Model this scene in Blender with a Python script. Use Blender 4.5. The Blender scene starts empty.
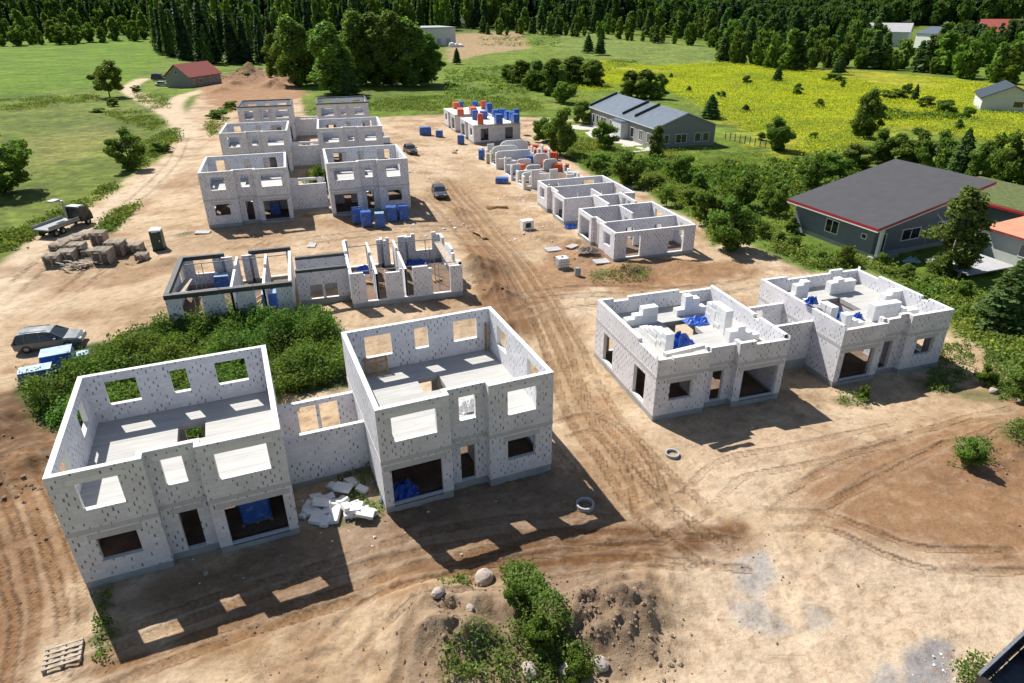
import bpy, math, random
import numpy as np
from mathutils import Vector, Matrix
R = random.Random(7)
rng = np.random.default_rng(11)
scene = bpy.context.scene
C = scene.collection
# ------------------------------------------------------------------ camera numbers
F, PITCH, ROLL, CAMH = 667.5, 0.47192, -0.00634, 24.0645
cp, sp, cr, sr = math.cos(PITCH), math.sin(PITCH), math.cos(ROLL), math.sin(ROLL)
r0, u0, f0 = np.array([1, 0, 0.]), np.array([0, sp, cp]), np.array([0, cp, -sp])
CR, CU, CF = cr*r0+sr*u0, -sr*r0+cr*u0, f0
def ray(px, py): return CR*(px-512)/F - CU*(py-341.5)/F + CF
# ------------------------------------------------------------------ numpy noise
def _h(ix, iy, s):
    h = (ix.astype(np.int64)*374761393 + iy.astype(np.int64)*668265263 + s*974711) & 0xffffffff
    h = ((h ^ (h >> 13))*1274126177) & 0xffffffff
    return ((h ^ (h >> 16)) & 0xffff)/65535.0
def vnoise(x, y, s=0):
    ix, iy = np.floor(x), np.floor(y); fx, fy = x-ix, y-iy
    fx = fx*fx*(3-2*fx); fy = fy*fy*(3-2*fy)
    a, b, c, d = _h(ix, iy, s), _h(ix+1, iy, s), _h(ix, iy+1, s), _h(ix+1, iy+1, s)
    return (a*(1-fx)+b*fx)*(1-fy)+(c*(1-fx)+d*fx)*fy
def fbm(x, y, s=0, o=4):
    t = 0; a = .5
    for i in range(o):
        t = t+a*(vnoise(x, y, s+i*17)-.5)*2; x = x*2.03+13.7; y = y*2.03+7.1; a *= .5
    return t
def sstep(a, b, x):
    t = np.clip((x-a)/(b-a), 0, 1); return t*t*(3-2*t)
# ------------------------------------------------------------------ terrain
W, D, REC, T = 9.52, 9.28, .45, .25
PAIRS = dict(A=(-19.63, 22.24, .385, 0.0), B=(-6.60, 27.0, .393, .2), C=(8.96, 35.86, .298, -.12), D=(22.73, 40.83, .304, -.6),
    E1=(-35.07, 75.13, .297, .7), E2=(-21.59, 79.0, .29, .85), E3=(-42.3, 99.86, .257, .8), E4=(-28.65, 102.19, .245, 1.0),
    E5=(-49.95, 128., .257, .5), E6=(-36.22, 130.95, .254, .6), F1=(-27.12, 48.02, .291, .65), F2=(-13.39, 51.6, .287, .95))
_tp = []
for _k, (_x, _y, _t, _z) in PAIRS.items():
    _c, _s = math.cos(_t), math.sin(_t)
    for _u, _v in ((1, 1), (8.5, 1), (4.7, 4.6), (1, 8.3), (8.5, 8.3)): _tp.append((_x+_u*_c-_v*_s, _y+_u*_s+_v*_c, _z))
for _x, _y in ((12, 68), (5, 80), (14, 76), (8, 90), (3, 100), (-3, 112), (-2, 132), (-10, 145), (5, 140), (0, 60), (0, 75), (-6, 90), (-10, 115), (0, 24),
    (8, 28), (15, 30), (25, 30), (5, 36), (3, 45), (20, 55), (-35, 46), (-35, 30), (-45, 60), (-55, 90), (-5, 18), (-15, 18), (20, 20), (40, 70), (35, 100),
    (-60, 120), (-30, 160), (35, 35), (-25, 20), (-28, 38), (0, 170), (-60, 160), (50, 50), (45, 40), (40, 20), (-40, 20)): _tp.append((_x, _y, 0))
_tp = np.array(_tp)
def gnd0(px, py, z=0.):
    d = ray(px, py); t = (z-CAMH)/d[2]; return np.array([t*d[0], t*d[1]])
# heaps: pixel centre, height, radius in metres, lumpiness
HEAPS = [(455, 635, 1.35, 2.5, .6), (565, 625, .9, 2.0, .7), (612, 612, 1.15, 2.4, .8), (520, 600, .6, 1.8, .5), (640, 640, .5, 1.5, .7), (420, 615, .7, 1.8, .5),
    (655, 580, .45, 2.2, .6), (480, 272, 1.3, 2.6, .5), (497, 300, 1.0, 2.2, .5), (505, 330, .6, 2.0, .5), (590, 257, 1.0, 2.2, .4), (570, 243, .6, 1.5, .4), (545, 240, .6, 2.0, .4),
    (625, 272, .7, 2.0, .4), (680, 268, .5, 2.4, .4), (20, 470, .9, 3.0, .5), (5, 420, .9, 2.8, .5), (25, 520, .4, 3.0, .4), (213, 80, 1.8, 7, 1.), (252, 74, 2.6, 8, 1.), (236, 86, 1.4, 6, 1.), (272, 88, 1.6, 6, 1.), (225, 92, 1.0, 5, 1.),
    (285, 82, 2.0, 6, 1.), (960, 455, .5, 2.6, .3), (1015, 440, .5, 2.5, .3), (830, 540, .25, 1.8, .5), (560, 150, .8, 4, .3), (640, 265, .4, 2, .4), (460, 215, .6, 1.6, .4), (170, 265, .5, 2.2, .4),
    (345, 300, .3, 1.2, .5), (700, 285, .3, 3, .3), (330, 345, .3, 2.5, .3), (985, 345, .5, 4, .3), (1000, 440, .3, 3, .3)]
HEAPS = [(*gnd0(a, b), h, r, l) for a, b, h, r, l in HEAPS]
def hbase(x, y):
    x = np.asarray(x, float); y = np.asarray(y, float)
    num = np.zeros_like(x); den = np.full_like(x, 1e-4)
    for tx, ty, tz in _tp:
        d2 = (x-tx)**2+(y-ty)**2; w = 1/(d2+4)**2
        num += w*tz; den += w
    h = num/den
    r = np.sqrt((x+20)**2*.35+y*y)
    h = h + 16*sstep(420, 900, r) + 60*sstep(900, 2300, r)
    h = h + 6*sstep(190, 420, x)*sstep(150, 300, y)
    return h
def hfun(x, y):
    x = np.asarray(x, float); y = np.asarray(y, float)
    h = hbase(x, y)
    for hx, hy, hh, hr, hl in HEAPS:
        d = np.sqrt((x-hx)**2+(y-hy)**2)/hr
        m = d < 1.9
        if np.any(m):
            xm, ym, dm = (x[m], y[m], d[m]) if x.ndim else (x, y, d)
            n = fbm(xm*1.6/hr*1.5+hx, ym*1.6/hr*1.5+hy, 5, 4)
            v = hh*np.exp(-1.6*dm**2)*(1+hl*n*1.3)*(1-sstep(1.4, 1.9, dm))
            if x.ndim: h[m] = h[m]+v
            else: h = h+v
    return h
def hz(x, y): return float(hfun(np.array([x]), np.array([y]))[0])
_T = np.geomspace(12, 3500, 420)
def P(px, py):
    """the point of the terrain seen at a photo pixel"""
    d = ray(px, py); d = d/math.hypot(d[0], d[1]); h = hfun if py > 90 else hbase
    z = CAMH+_T*d[2]; e = z-h(_T*d[0], _T*d[1]); k = int(np.argmax(e <= 0)) if (e <= 0).any() else len(_T)-1
    a, b = (_T[k-1], _T[k]) if k else (_T[0], _T[1])
    for _ in range(12):
        m = (a+b)/2
        if CAMH+m*d[2]-float(h(np.array([m*d[0]]), np.array([m*d[1]]))[0]) > 0: a = m
        else: b = m
    x, y = a*d[0], a*d[1]; return Vector((x, y, float(h(np.array([x]), np.array([y]))[0])))
def PZ(px, py, z):
    g = gnd0(px, py, z); return Vector((g[0], g[1], z))
def top_at(base, py):
    """height of something standing at base whose top is seen at row py"""
    d = math.hypot(base.x, base.y)
    px = 512.
    dv = ray(512, py); return CAMH + dv[2]*(base.y/dv[1]) - base.z
def pxm(base):
    q = np.array([base.x, base.y, base.z-CAMH]); return F/float(q@CF)
# ------------------------------------------------------------------ materials
def nmat(name):
    m = bpy.data.materials.new(name); m.use_nodes = True
    nt = m.node_tree; b = nt.nodes['Principled BSDF']
    return m, nt, b
def N(nt, typ, **kw):
    n = nt.nodes.new(typ)
    for k, v in kw.items():
        if k.startswith('i_'): n.inputs[int(k[2:])].default_value = v
        else: setattr(n, k, v)
    return n
def math_(nt, op, a, b=None, c=None):
    n = nt.nodes.new('ShaderNodeMath'); n.operation = op
    for i, v in enumerate((a, b, c)):
        if v is None: continue
        if isinstance(v, (int, float)): n.inputs[i].default_value = v
        else: nt.links.new(v, n.inputs[i])
    return n.outputs[0]
def mixc(nt, fac, a, b, mode='MIX'):
    n = nt.nodes.new('ShaderNodeMix'); n.data_type = 'RGBA'; n.blend_type = mode
    for s, v in ((n.inputs[0], fac), (n.inputs[6], a), (n.inputs[7], b)):
        if isinstance(v, (int, float)): s.default_value = v
        elif isinstance(v, tuple): s.default_value = (*v, 1) if len(v) == 3 else v
        else: nt.links.new(v, s)
    return n.outputs[2]
def noise(nt, vec, scale, detail=3, rough=.55):
    n = nt.nodes.new('ShaderNodeTexNoise'); n.inputs['Scale'].default_value = scale
    n.inputs['Detail'].default_value = detail; n.inputs['Roughness'].default_value = rough
    if vec is not None: nt.links.new(vec, n.inputs['Vector'])
    return n
def ramp(nt, fac, stops):
    n = nt.nodes.new('ShaderNodeValToRGB'); e = n.color_ramp.elements
    while len(e) < len(stops): e.new(.5)
    for i, (p, c) in enumerate(stops):
        e[i].position = p; e[i].color = (c, c, c, 1) if isinstance(c, (int, float)) else (*c, 1)
    nt.links.new(fac, n.inputs[0]); return n.outputs[0]
def bump(nt, b, h, strength=.4, dist=.02):
    n = nt.nodes.new('ShaderNodeBump'); n.inputs['Strength'].default_value = strength; n.inputs['Distance'].default_value = dist
    nt.links.new(h, n.inputs['Height']); nt.links.new(n.outputs[0], b.inputs['Normal'])
def geo(nt): return nt.nodes.new('ShaderNodeNewGeometry').outputs['Position']
def objc(nt): return nt.nodes.new('ShaderNodeTexCoord').outputs['Object']
def plain(name, col, rough=.7, var=.18, scale=3., metal=0., bs=.0):
    """a colour with uneven wear"""
    m, nt, b = nmat(name)
    v = objc(nt)
    n1 = noise(nt, v, scale, 5); n2 = noise(nt, v, scale*7, 3)
    f = math_(nt, 'ADD', math_(nt, 'MULTIPLY', n1.outputs[0], .65), math_(nt, 'MULTIPLY', n2.outputs[0], .35))
    lo = tuple(c*(1-var*1.6) for c in col); hi = tuple(min(.95, c*(1+var*1.2)) for c in col)
    nt.links.new(ramp(nt, f, [(.3, lo), (.7, hi)]), b.inputs['Base Color'])
    b.inputs['Roughness'].default_value = rough; b.inputs['Metallic'].default_value = metal
    if bs: bump(nt, b, n2.outputs[0], bs, .03)
    return m
M = {}
def block_material(name, dens, col=(.69, .685, .715)):
    m, nt, b = nmat(name)
    uv = nt.nodes.new('ShaderNodeUVMap'); sx = nt.nodes.new('ShaderNodeSeparateXYZ'); nt.links.new(uv.outputs[0], sx.inputs[0])
    U, V = sx.outputs[0], sx.outputs[1]
    row = math_(nt, 'FLOOR', math_(nt, 'DIVIDE', V, .25))
    wn = nt.nodes.new('ShaderNodeTexWhiteNoise'); wn.noise_dimensions = '1D'; nt.links.new(row, wn.inputs['W'])
    uo = math_(nt, 'ADD', math_(nt, 'DIVIDE', U, .42), math_(nt, 'ADD', math_(nt, 'MULTIPLY', math_(nt, 'MODULO', row, 2.), .5), math_(nt, 'MULTIPLY', wn.outputs['Value'], .25)))
    fr = math_(nt, 'FRACT', uo)
    dj = math_(nt, 'MULTIPLY', math_(nt, 'MINIMUM', fr, math_(nt, 'SUBTRACT', 1., fr)), .42)
    fv = math_(nt, 'FRACT', math_(nt, 'DIVIDE', V, .25))
    cell = nt.nodes.new('ShaderNodeCombineXYZ')
    nt.links.new(math_(nt, 'FLOOR', math_(nt, 'ADD', uo, .5)), cell.inputs[0]); nt.links.new(row, cell.inputs[1])
    oi = nt.nodes.new('ShaderNodeObjectInfo'); nt.links.new(math_(nt, 'MULTIPLY', oi.outputs['Random'], 50.), cell.inputs[2])
    w2 = nt.nodes.new('ShaderNodeTexWhiteNoise'); w2.noise_dimensions = '3D'; nt.links.new(cell.outputs[0], w2.inputs['Vector'])
    big = noise(nt, uv.outputs[0], .55, 2)
    thr = math_(nt, 'SUBTRACT', math_(nt, 'MULTIPLY', big.outputs[0], 2.8), 1.4-dens)
    on = math_(nt, 'LESS_THAN', w2.outputs['Value'], thr)
    jit = noise(nt, uv.outputs[0], 9, 2)
    wid = math_(nt, 'ADD', .016, math_(nt, 'MULTIPLY', w2.outputs['Color'], .030))
    mk = math_(nt, 'MULTIPLY', on, math_(nt, 'LESS_THAN', math_(nt, 'ADD', dj, math_(nt, 'MULTIPLY', math_(nt, 'SUBTRACT', jit.outputs[0], .5), .05)), wid))
    mk = math_(nt, 'MULTIPLY', mk, math_(nt, 'LESS_THAN', math_(nt, 'ABSOLUTE', math_(nt, 'SUBTRACT', fv, .5)), math_(nt, 'ADD', .20, math_(nt, 'MULTIPLY', w2.outputs['Value'], .35))))
    bed = math_(nt, 'LESS_THAN', fv, .06)
    perp = math_(nt, 'LESS_THAN', dj, .008)
    mort = math_(nt, 'MAXIMUM', bed, perp)
    wb = nt.nodes.new('ShaderNodeTexWhiteNoise'); wb.noise_dimensions = '3D'
    c2 = nt.nodes.new('ShaderNodeCombineXYZ'); nt.links.new(math_(nt, 'FLOOR', uo), c2.inputs[0]); nt.links.new(row, c2.inputs[1]); nt.links.new(c2.outputs[0], wb.inputs['Vector'])
    st = noise(nt, uv.outputs[0], .9, 5)
    base = mixc(nt, math_(nt, 'MULTIPLY', wb.outputs['Value'], 1.), tuple(c*.93 for c in col), tuple(min(.8, c*1.06) for c in col))
    base = mixc(nt, ramp(nt, st.outputs[0], [(.45, 0.), (.75, .32)]), base, (.43, .42, .41))
    base = mixc(nt, math_(nt, 'MULTIPLY', mort, .42), base, (.36, .36, .37))
    base = mixc(nt, math_(nt, 'MULTIPLY', mk, .88), base, (.12, .12, .14))
    nt.links.new(base, b.inputs['Base Color']); b.inputs['Roughness'].default_value = .9
    hgt = math_(nt, 'SUBTRACT', math_(nt, 'MULTIPLY', noise(nt, uv.outputs[0], 14, 3).outputs[0], .4), math_(nt, 'ADD', math_(nt, 'MULTIPLY', mort, .5), mk))
    bump(nt, b, hgt, .5, .012)
    return m
M['block'] = block_material('aerated block wall', .52)
M['block_clean'] = block_material('aerated block wall few marks', .06, (.70, .70, .69))
M['cut'] = plain('cut block face', (.72, .72, .70), .9, .06, 4)
M['blockpiece'] = plain('white block', (.74, .74, .73), .9, .05, 3)
M['concrete'] = plain('grey concrete', (.36, .37, .37), .85, .14, 2.2, bs=.15)
M['lintel'] = plain('lintel concrete', (.50, .50, .495), .85, .1, 2.5)
M['plinth'] = plain('plinth concrete', (.33, .345, .34), .85, .16, 1.2, bs=.1)
def slab_material():
    m, nt, b = nmat('hollow core slab'); v = objc(nt)
    s = nt.nodes.new('ShaderNodeSeparateXYZ'); nt.links.new(v, s.inputs[0])
    fy = math_(nt, 'FRACT', math_(nt, 'DIVIDE', s.outputs[1], 1.2))
    wob = noise(nt, v, 2.5, 3)
    seam = math_(nt, 'LESS_THAN', math_(nt, 'ADD', math_(nt, 'ABSOLUTE', math_(nt, 'SUBTRACT', fy, .5)), math_(nt, 'MULTIPLY', math_(nt, 'SUBTRACT', wob.outputs[0], .5), .05)), .022)
    mp = nt.nodes.new('ShaderNodeMapping'); mp.inputs['Scale'].default_value = (.35, 3., 1); nt.links.new(v, mp.inputs[0])
    st = noise(nt, mp.outputs[0], 1.3, 6, .65)
    fine = noise(nt, v, 9, 4)
    base = mixc(nt, ramp(nt, st.outputs[0], [(.35, 0.), (.7, 1.)]), (.47, .46, .44), (.33, .33, .32))
    base = mixc(nt, math_(nt, 'MULTIPLY', fine.outputs[0], .35), base, (.52, .51, .485))
    base = mixc(nt, math_(nt, 'MULTIPLY', seam, .5), base, (.22, .215, .20))
    nt.links.new(base, b.inputs['Base Color']); b.inputs['Roughness'].default_value = .85
    bump(nt, b, fine.outputs[0], .2, .02); return m
M['slab'] = slab_material()
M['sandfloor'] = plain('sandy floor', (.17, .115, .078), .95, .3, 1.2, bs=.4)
M['wood'] = plain('raw timber', (.36, .23, .12), .8, .28, 5)
M['greywood'] = plain('weathered timber', (.40, .34, .27), .85, .3, 4)
M['dkboard'] = plain('black formwork beam', (.045, .05, .052), .6, .35, 4)
M['steel'] = plain('galvanised steel', (.35, .35, .36), .45, .2, 6, .6)
def film(name, col, rough=.32):
    m, nt, b = nmat(name); v = objc(nt)
    mp = nt.nodes.new('ShaderNodeMapping'); mp.inputs['Scale'].default_value = (1., 1., 4.); nt.links.new(v, mp.inputs[0])
    n = noise(nt, mp.outputs[0], 3.2, 5, .6)
    n2 = noise(nt, v, 1.9, 4, .6)
    nt.links.new(mixc(nt, ramp(nt, n2.outputs[0], [(.58, 0.), (.66, .5)]), ramp(nt, n.outputs[0], [(.3, tuple(c*.55 for c in col)), (.6, col), (.78, tuple(min(.8, c*1.3+.06) for c in col))]), tuple(min(.75, c*.6+.33) for c in col)), b.inputs['Base Color'])
    b.inputs['Roughness'].default_value = rough; bump(nt, b, n.outputs[0], .6, .08); return m
M['bluefilm'] = film('blue wrapping film', (.028, .125, .48))
M['lightblue'] = film('light blue film top', (.30, .46, .62))
M['whitefilm'] = film('white printed film', (.62, .66, .72))
M['orangefilm'] = film('orange wrapping film', (.72, .11, .028))
M['bluetarp'] = film('blue plastic sheet', (.015, .10, .50), .4)
M['redfilm'] = film('red plastic', (.55, .03, .03))
M['sandpack'] = film('straw coloured film', (.50, .40, .22), .6)
M['tyre'] = plain('tyre rubber', (.02, .02, .021), .85, .2, 8)
M['rim'] = plain('alloy', (.35, .36, .38), .35, .1, 8, .8)
M['blackp'] = plain('black plastic', (.02, .021, .022), .5, .2, 6)
M['lamp'] = plain('headlight glass', (.6, .62, .63), .15, .1, 6)
M['taillamp'] = plain('tail light', (.35, .01, .01), .25, .1, 6)
M['white'] = plain('white paint', (.78, .78, .77), .5, .05, 3)
def paint(name, col, rough=.28, metal=.35):
    m, nt, b = nmat(name); v = objc(nt); n = noise(nt, v, 2.2, 4)
    nt.links.new(mixc(nt, ramp(nt, n.outputs[0], [(.4, 0.), (.75, .35)]), col, (.30, .26, .21)), b.inputs['Base Color'])
    nt.links.new(ramp(nt, n.outputs[0], [(.3, rough), (.8, rough+.3)]), b.inputs['Roughness'])
    b.inputs['Metallic'].default_value = metal; b.inputs['Coat Weight'].default_value = .4; return m
M['silver'] = paint('dark silver car paint', (.13, .15, .16))
M['darkblue'] = paint('dark blue car paint', (.018, .03, .05))
M['blackcar'] = paint('black car paint', (.012, .014, .016))
M['palecar'] = paint('pale blue car paint', (.32, .42, .48))
def glass(name='window glass', col=(.015, .02, .025)):
    m, nt, b = nmat(name); v = objc(nt); n = noise(nt, v, 1.5, 2)
    nt.links.new(mixc(nt, n.outputs[0], tuple(c*.6 for c in col), tuple(c*1.6 for c in col)), b.inputs['Base Color'])
    b.inputs['Roughness'].default_value = .06; b.inputs['Specular IOR Level'].default_value = .8; return m
M['glass'] = glass()
M['darkgreen'] = plain('dark green plastic', (.008, .04, .028), .45, .12, 3)
M['rock'] = plain('pale boulder', (.42, .35, .30), .9, .25, 2.5, bs=.6)
M['render'] = plain('grey render', (.26, .26, .245), .9, .07, 1.5)
M['renderblue'] = plain('blue grey cladding', (.155, .18, .205), .8, .08, 1.5)
M['renderlight'] = plain('light render', (.55, .56, .57), .9, .06, 1.5)
M['felt'] = plain('dark roofing felt', (.055, .055, .062), .85, .1, .9)
M['redtrim'] = plain('red metal trim', (.36, .03, .035), .4, .1, 3)
M['whitetrim'] = plain('white trim', (.72, .72, .72), .5, .05, 3)
M['paving'] = plain('pale paving', (.50, .47, .43), .9, .1, 1.2, bs=.2)
def seamroof(name, col, pitch, axis=0, rough=.4, metal=.3, tile=0):
    m, nt, b = nmat(name); v = objc(nt)
    s = nt.nodes.new('ShaderNodeSeparateXYZ'); nt.links.new(v, s.inputs[0])
    f = math_(nt, 'FRACT', math_(nt, 'DIVIDE', s.outputs[axis], pitch))
    seam = math_(nt, 'LESS_THAN', math_(nt, 'ABSOLUTE', math_(nt, 'SUBTRACT', f, .5)), .07)
    n = noise(nt, v, 1.1, 4)
    base = mixc(nt, ramp(nt, n.outputs[0], [(.35, 0.), (.7, 1.)]), tuple(c*.88 for c in col), tuple(c*1.12 for c in col))
    base = mixc(nt, math_(nt, 'MULTIPLY', seam, .35), base, tuple(c*.45 for c in col))
    if tile:
        g = math_(nt, 'FRACT', math_(nt, 'DIVIDE', s.outputs[1-axis], tile))
        base = mixc(nt, math_(nt, 'MULTIPLY', math_(nt, 'LESS_THAN', g, .15), .3), base, tuple(c*.5 for c in col))
    nt.links.new(base, b.inputs['Base Color']); b.inputs['Roughness'].default_value = rough; b.inputs['Metallic'].default_value = metal
    bump(nt, b, seam, .5, .03); return m
M['metalroof'] = seamroof('blue grey metal roof', (.135, .165, .20), .55, 1)
M['redroof'] = seamroof('red tiled roof', (.32, .065, .045), .35, 1, .7, 0, .4)
M['orangeroof'] = seamroof('orange ribbed roof', (.62, .27, .16), .5, 1, .6, 0)
M['darkroof'] = seamroof('dark metal roof', (.045, .055, .068), .5, 1)
M['planks'] = seamroof('grey boards', (.42, .42, .43), .3, 0, .8, 0)
def leafmat(name):
    m, nt, b = nmat(name)
    a = nt.nodes.new('ShaderNodeAttribute'); a.attribute_name = 'Col'
    oi = nt.nodes.new('ShaderNodeObjectInfo')
    hs = nt.nodes.new('ShaderNodeHueSaturation')
    nt.links.new(a.outputs['Color'], hs.inputs['Color'])
    nt.links.new(math_(nt, 'ADD', .485, math_(nt, 'MULTIPLY', oi.outputs['Random'], .03)), hs.inputs['Hue'])
    nt.links.new(math_(nt, 'ADD', .98, math_(nt, 'MULTIPLY', oi.outputs['Random'], .42)), hs.inputs['Value'])
    nt.links.new(hs.outputs[0], b.inputs['Base Color']); b.inputs['Roughness'].default_value = .55
    b.inputs['Specular IOR Level'].default_value = .08
    tr = nt.nodes.new('ShaderNodeBsdfTranslucent'); nt.links.new(mixc(nt, 1., hs.outputs[0], (1.0, 1.1, .5), 'MULTIPLY'), tr.inputs['Color'])
    mx = nt.nodes.new('ShaderNodeMixShader'); mx.inputs[0].default_value = .44
    out = [n for n in nt.nodes if n.type == 'OUTPUT_MATERIAL'][0]
    nt.links.new(b.outputs[0], mx.inputs[1]); nt.links.new(tr.outputs[0], mx.inputs[2]); nt.links.new(mx.outputs[0], out.inputs[0])
    return m
M['leaf'] = leafmat('foliage')
M['bark'] = plain('bark', (.12, .09, .065), .95, .3, 6)
def birchbark():
    m, nt, b = nmat('birch bark'); v = objc(nt)
    mp = nt.nodes.new('ShaderNodeMapping'); mp.inputs['Scale'].default_value = (2, 2, 9); nt.links.new(v, mp.inputs[0])
    n = noise(nt, mp.outputs[0], 3, 3)
    nt.links.new(ramp(nt, n.outputs[0], [(.42, (.05, .045, .04)), (.5, (.5, .48, .45))]), b.inputs['Base Color']); b.inputs['Roughness'].default_value = .85
    return m
M['birchbark'] = birchbark()
# ------------------------------------------------------------------ object helpers
def setp(o, label=None, cat=None, group=None, kind=None):
    if label: o['label'] = label
    if cat: o['category'] = cat
    if group: o['group'] = group
    if kind: o['kind'] = kind
    return o
def empty(name, loc, rz=0., label=None, cat=None, group=None):
    o = bpy.data.objects.new(name, None); o.empty_display_size = .3; C.objects.link(o)
    o.location = loc; o.rotation_euler = (0, 0, rz); return setp(o, label, cat, group)
def copy_tree(o, parent=None):
    c = o.copy(); C.objects.link(c)
    if parent is not None: c.parent = parent
    for ch in list(o.children): copy_tree(ch, c)
    return c
class MB:
    """collects faces in local metres and links them as one mesh object"""
    def __init__(s): s.v = []; s.f = []; s.m = []; s.uv = []; s.flip = False; s.fn = None
    def face(s, pts, mi=0, uv=None):
        i = len(s.v)
        if s.fn: pts = [s.fn(p) for p in pts]
        if uv is None: uv = [(p[0]*.7+p[1]*.7, p[2]) for p in pts]
        if s.flip: pts = pts[::-1]; uv = uv[::-1]
        s.v += [tuple(p) for p in pts]; s.f.append(list(range(i, i+len(pts)))); s.m.append(mi); s.uv += uv
    def box(s, x0, x1, y0, y1, z0, z1, mi=0, rz=0., c=None, top=None, rx=0.):
        c = c or ((x0+x1)/2, (y0+y1)/2)
        ca, sa = math.cos(rz), math.sin(rz); zc = (z0+z1)/2; cx, sx = math.cos(rx), math.sin(rx)
        def q(x, y, z):
            x -= c[0]; y -= c[1]; z -= zc
            y, z = y*cx-z*sx, y*sx+z*cx
            return (c[0]+x*ca-y*sa, c[1]+x*sa+y*ca, zc+z)
        a, b, cc, d = (x0, y0), (x1, y0), (x1, y1), (x0, y1)
        L = [q(*p, z0) for p in (a, b, cc, d)]; U = [q(*p, z1) for p in (a, b, cc, d)]
        s.face(L[::-1], mi); s.face(U, mi if top is None else top)
        for i in range(4):
            j = (i+1) % 4; w = math.dist(L[i], L[j])
            s.face([L[i], L[j], U[j], U[i]], mi, [(0, z0), (w, z0), (w, z1), (0, z1)])
    def prism(s, poly, z0, z1, mi=0, top=None):
        """vertical prism over a counter-clockwise plan polygon"""
        L = [(x, y, z0) for x, y in poly]; U = [(x, y, z1) for x, y in poly]
        s.face(L[::-1], mi); s.face(U, mi if top is None else top)
        for i in range(len(poly)):
            j = (i+1) % len(poly); s.face([L[i], L[j], U[j], U[i]], mi)
    def tube(s, a, b, r0, r1=None, n=8, mi=0, caps=True):
        r1 = r0 if r1 is None else r1
        a, b = Vector(a), Vector(b); d = (b-a).normalized()
        e = d.cross(Vector((0, 0, 1)) if abs(d.z) < .9 else Vector((1, 0, 0))).normalized(); g = d.cross(e)
        A = [a+(e*math.cos(2*math.pi*k/n)+g*math.sin(2*math.pi*k/n))*r0 for k in range(n)]
        B = [b+(e*math.cos(2*math.pi*k/n)+g*math.sin(2*math.pi*k/n))*r1 for k in range(n)]
        for k in range(n):
            j = (k+1) % n; s.face([A[k], A[j], B[j], B[k]], mi)
        if caps: s.face(A[::-1], mi); s.face(B, mi)
    def loft(s, secs, mi=0, caps=True):
        n = len(secs[0])
        for a, b in zip(secs, secs[1:]):
            for k in range(n):
                j = (k+1) % n; s.face([a[k], a[j], b[j], b[k]], mi)
        if caps: s.face(secs[0][::-1], mi); s.face(secs[-1], mi)
    def lathe(s, prof, n=16, mi=0, c=(0, 0)):
        for (ra, za), (rb, zb) in zip(prof, prof[1:]):
            for k in range(n):
                t0, t1 = 2*math.pi*k/n, 2*math.pi*(k+1)/n
                pts = [(c[0]+ra*math.cos(t0), c[1]+ra*math.sin(t0), za), (c[0]+ra*math.cos(t1), c[1]+ra*math.sin(t1), za),
                       (c[0]+rb*math.cos(t1), c[1]+rb*math.sin(t1), zb), (c[0]+rb*math.cos(t0), c[1]+rb*math.sin(t0), zb)]
                if ra < 1e-6: pts = pts[1:]
                elif rb < 1e-6: pts = pts[:3]
                s.face(pts, mi)
    def wall(s, p0, p1, t, z0, z1, holes=(), cap0=True, cap1=True, mi=0, cut=1):
        """wall from p0 to p1, thickness t to the left, holes = (a, b, za, zb) along it"""
        L = math.dist(p0, p1); ux, uy = (p1[0]-p0[0])/L, (p1[1]-p0[1])/L; nx, ny = -uy, ux
        us = sorted({0., L, *[min(L, max(0., h[0])) for h in holes], *[min(L, max(0., h[1])) for h in holes]})
        zs = sorted({z0, z1, *[min(z1, max(z0, h[2])) for h in holes], *[min(z1, max(z0, h[3])) for h in holes]})
        nu, nz = len(us)-1, len(zs)-1
        sol = [[not any(h[0] < (us[i]+us[i+1])/2 < h[1] and h[2] < (zs[j]+zs[j+1])/2 < h[3] for h in holes) for j in range(nz)] for i in range(nu)]
        def q(u, n, z): return (p0[0]+ux*u+nx*n, p0[1]+uy*u+ny*n, z)
        off = p0[0]*1.3+p0[1]*2.1
        def S(i, j): return 0 <= i < nu and 0 <= j < nz and sol[i][j]
        for i in range(nu):
            for j in range(nz):
                if not sol[i][j]: continue
                a, b, c, d = us[i], us[i+1], zs[j], zs[j+1]
                uv = [(a+off, c), (b+off, c), (b+off, d), (a+off, d)]
                s.face([q(a, 0, c), q(b, 0, c), q(b, 0, d), q(a, 0, d)], mi, uv)
                s.face([q(b, t, c), q(a, t, c), q(a, t, d), q(b, t, d)], mi, [uv[1], uv[0], uv[3], uv[2]])
                if not S(i-1, j) and (i > 0 or cap0): s.face([q(a, t, c), q(a, 0, c), q(a, 0, d), q(a, t, d)], mi if i == 0 else cut, [(off, c), (off+t, c), (off+t, d), (off, d)])
                if not S(i+1, j) and (i < nu-1 or cap1): s.face([q(b, 0, c), q(b, t, c), q(b, t, d), q(b, 0, d)], mi if i == nu-1 else cut, [(off, c), (off+t, c), (off+t, d), (off, d)])
                if not S(i, j+1): s.face([q(a, 0, d), q(b, 0, d), q(b, t, d), q(a, t, d)], cut)
                if not S(i, j-1): s.face([q(a, t, c), q(b, t, c), q(b, 0, c), q(a, 0, c)], cut)
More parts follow.
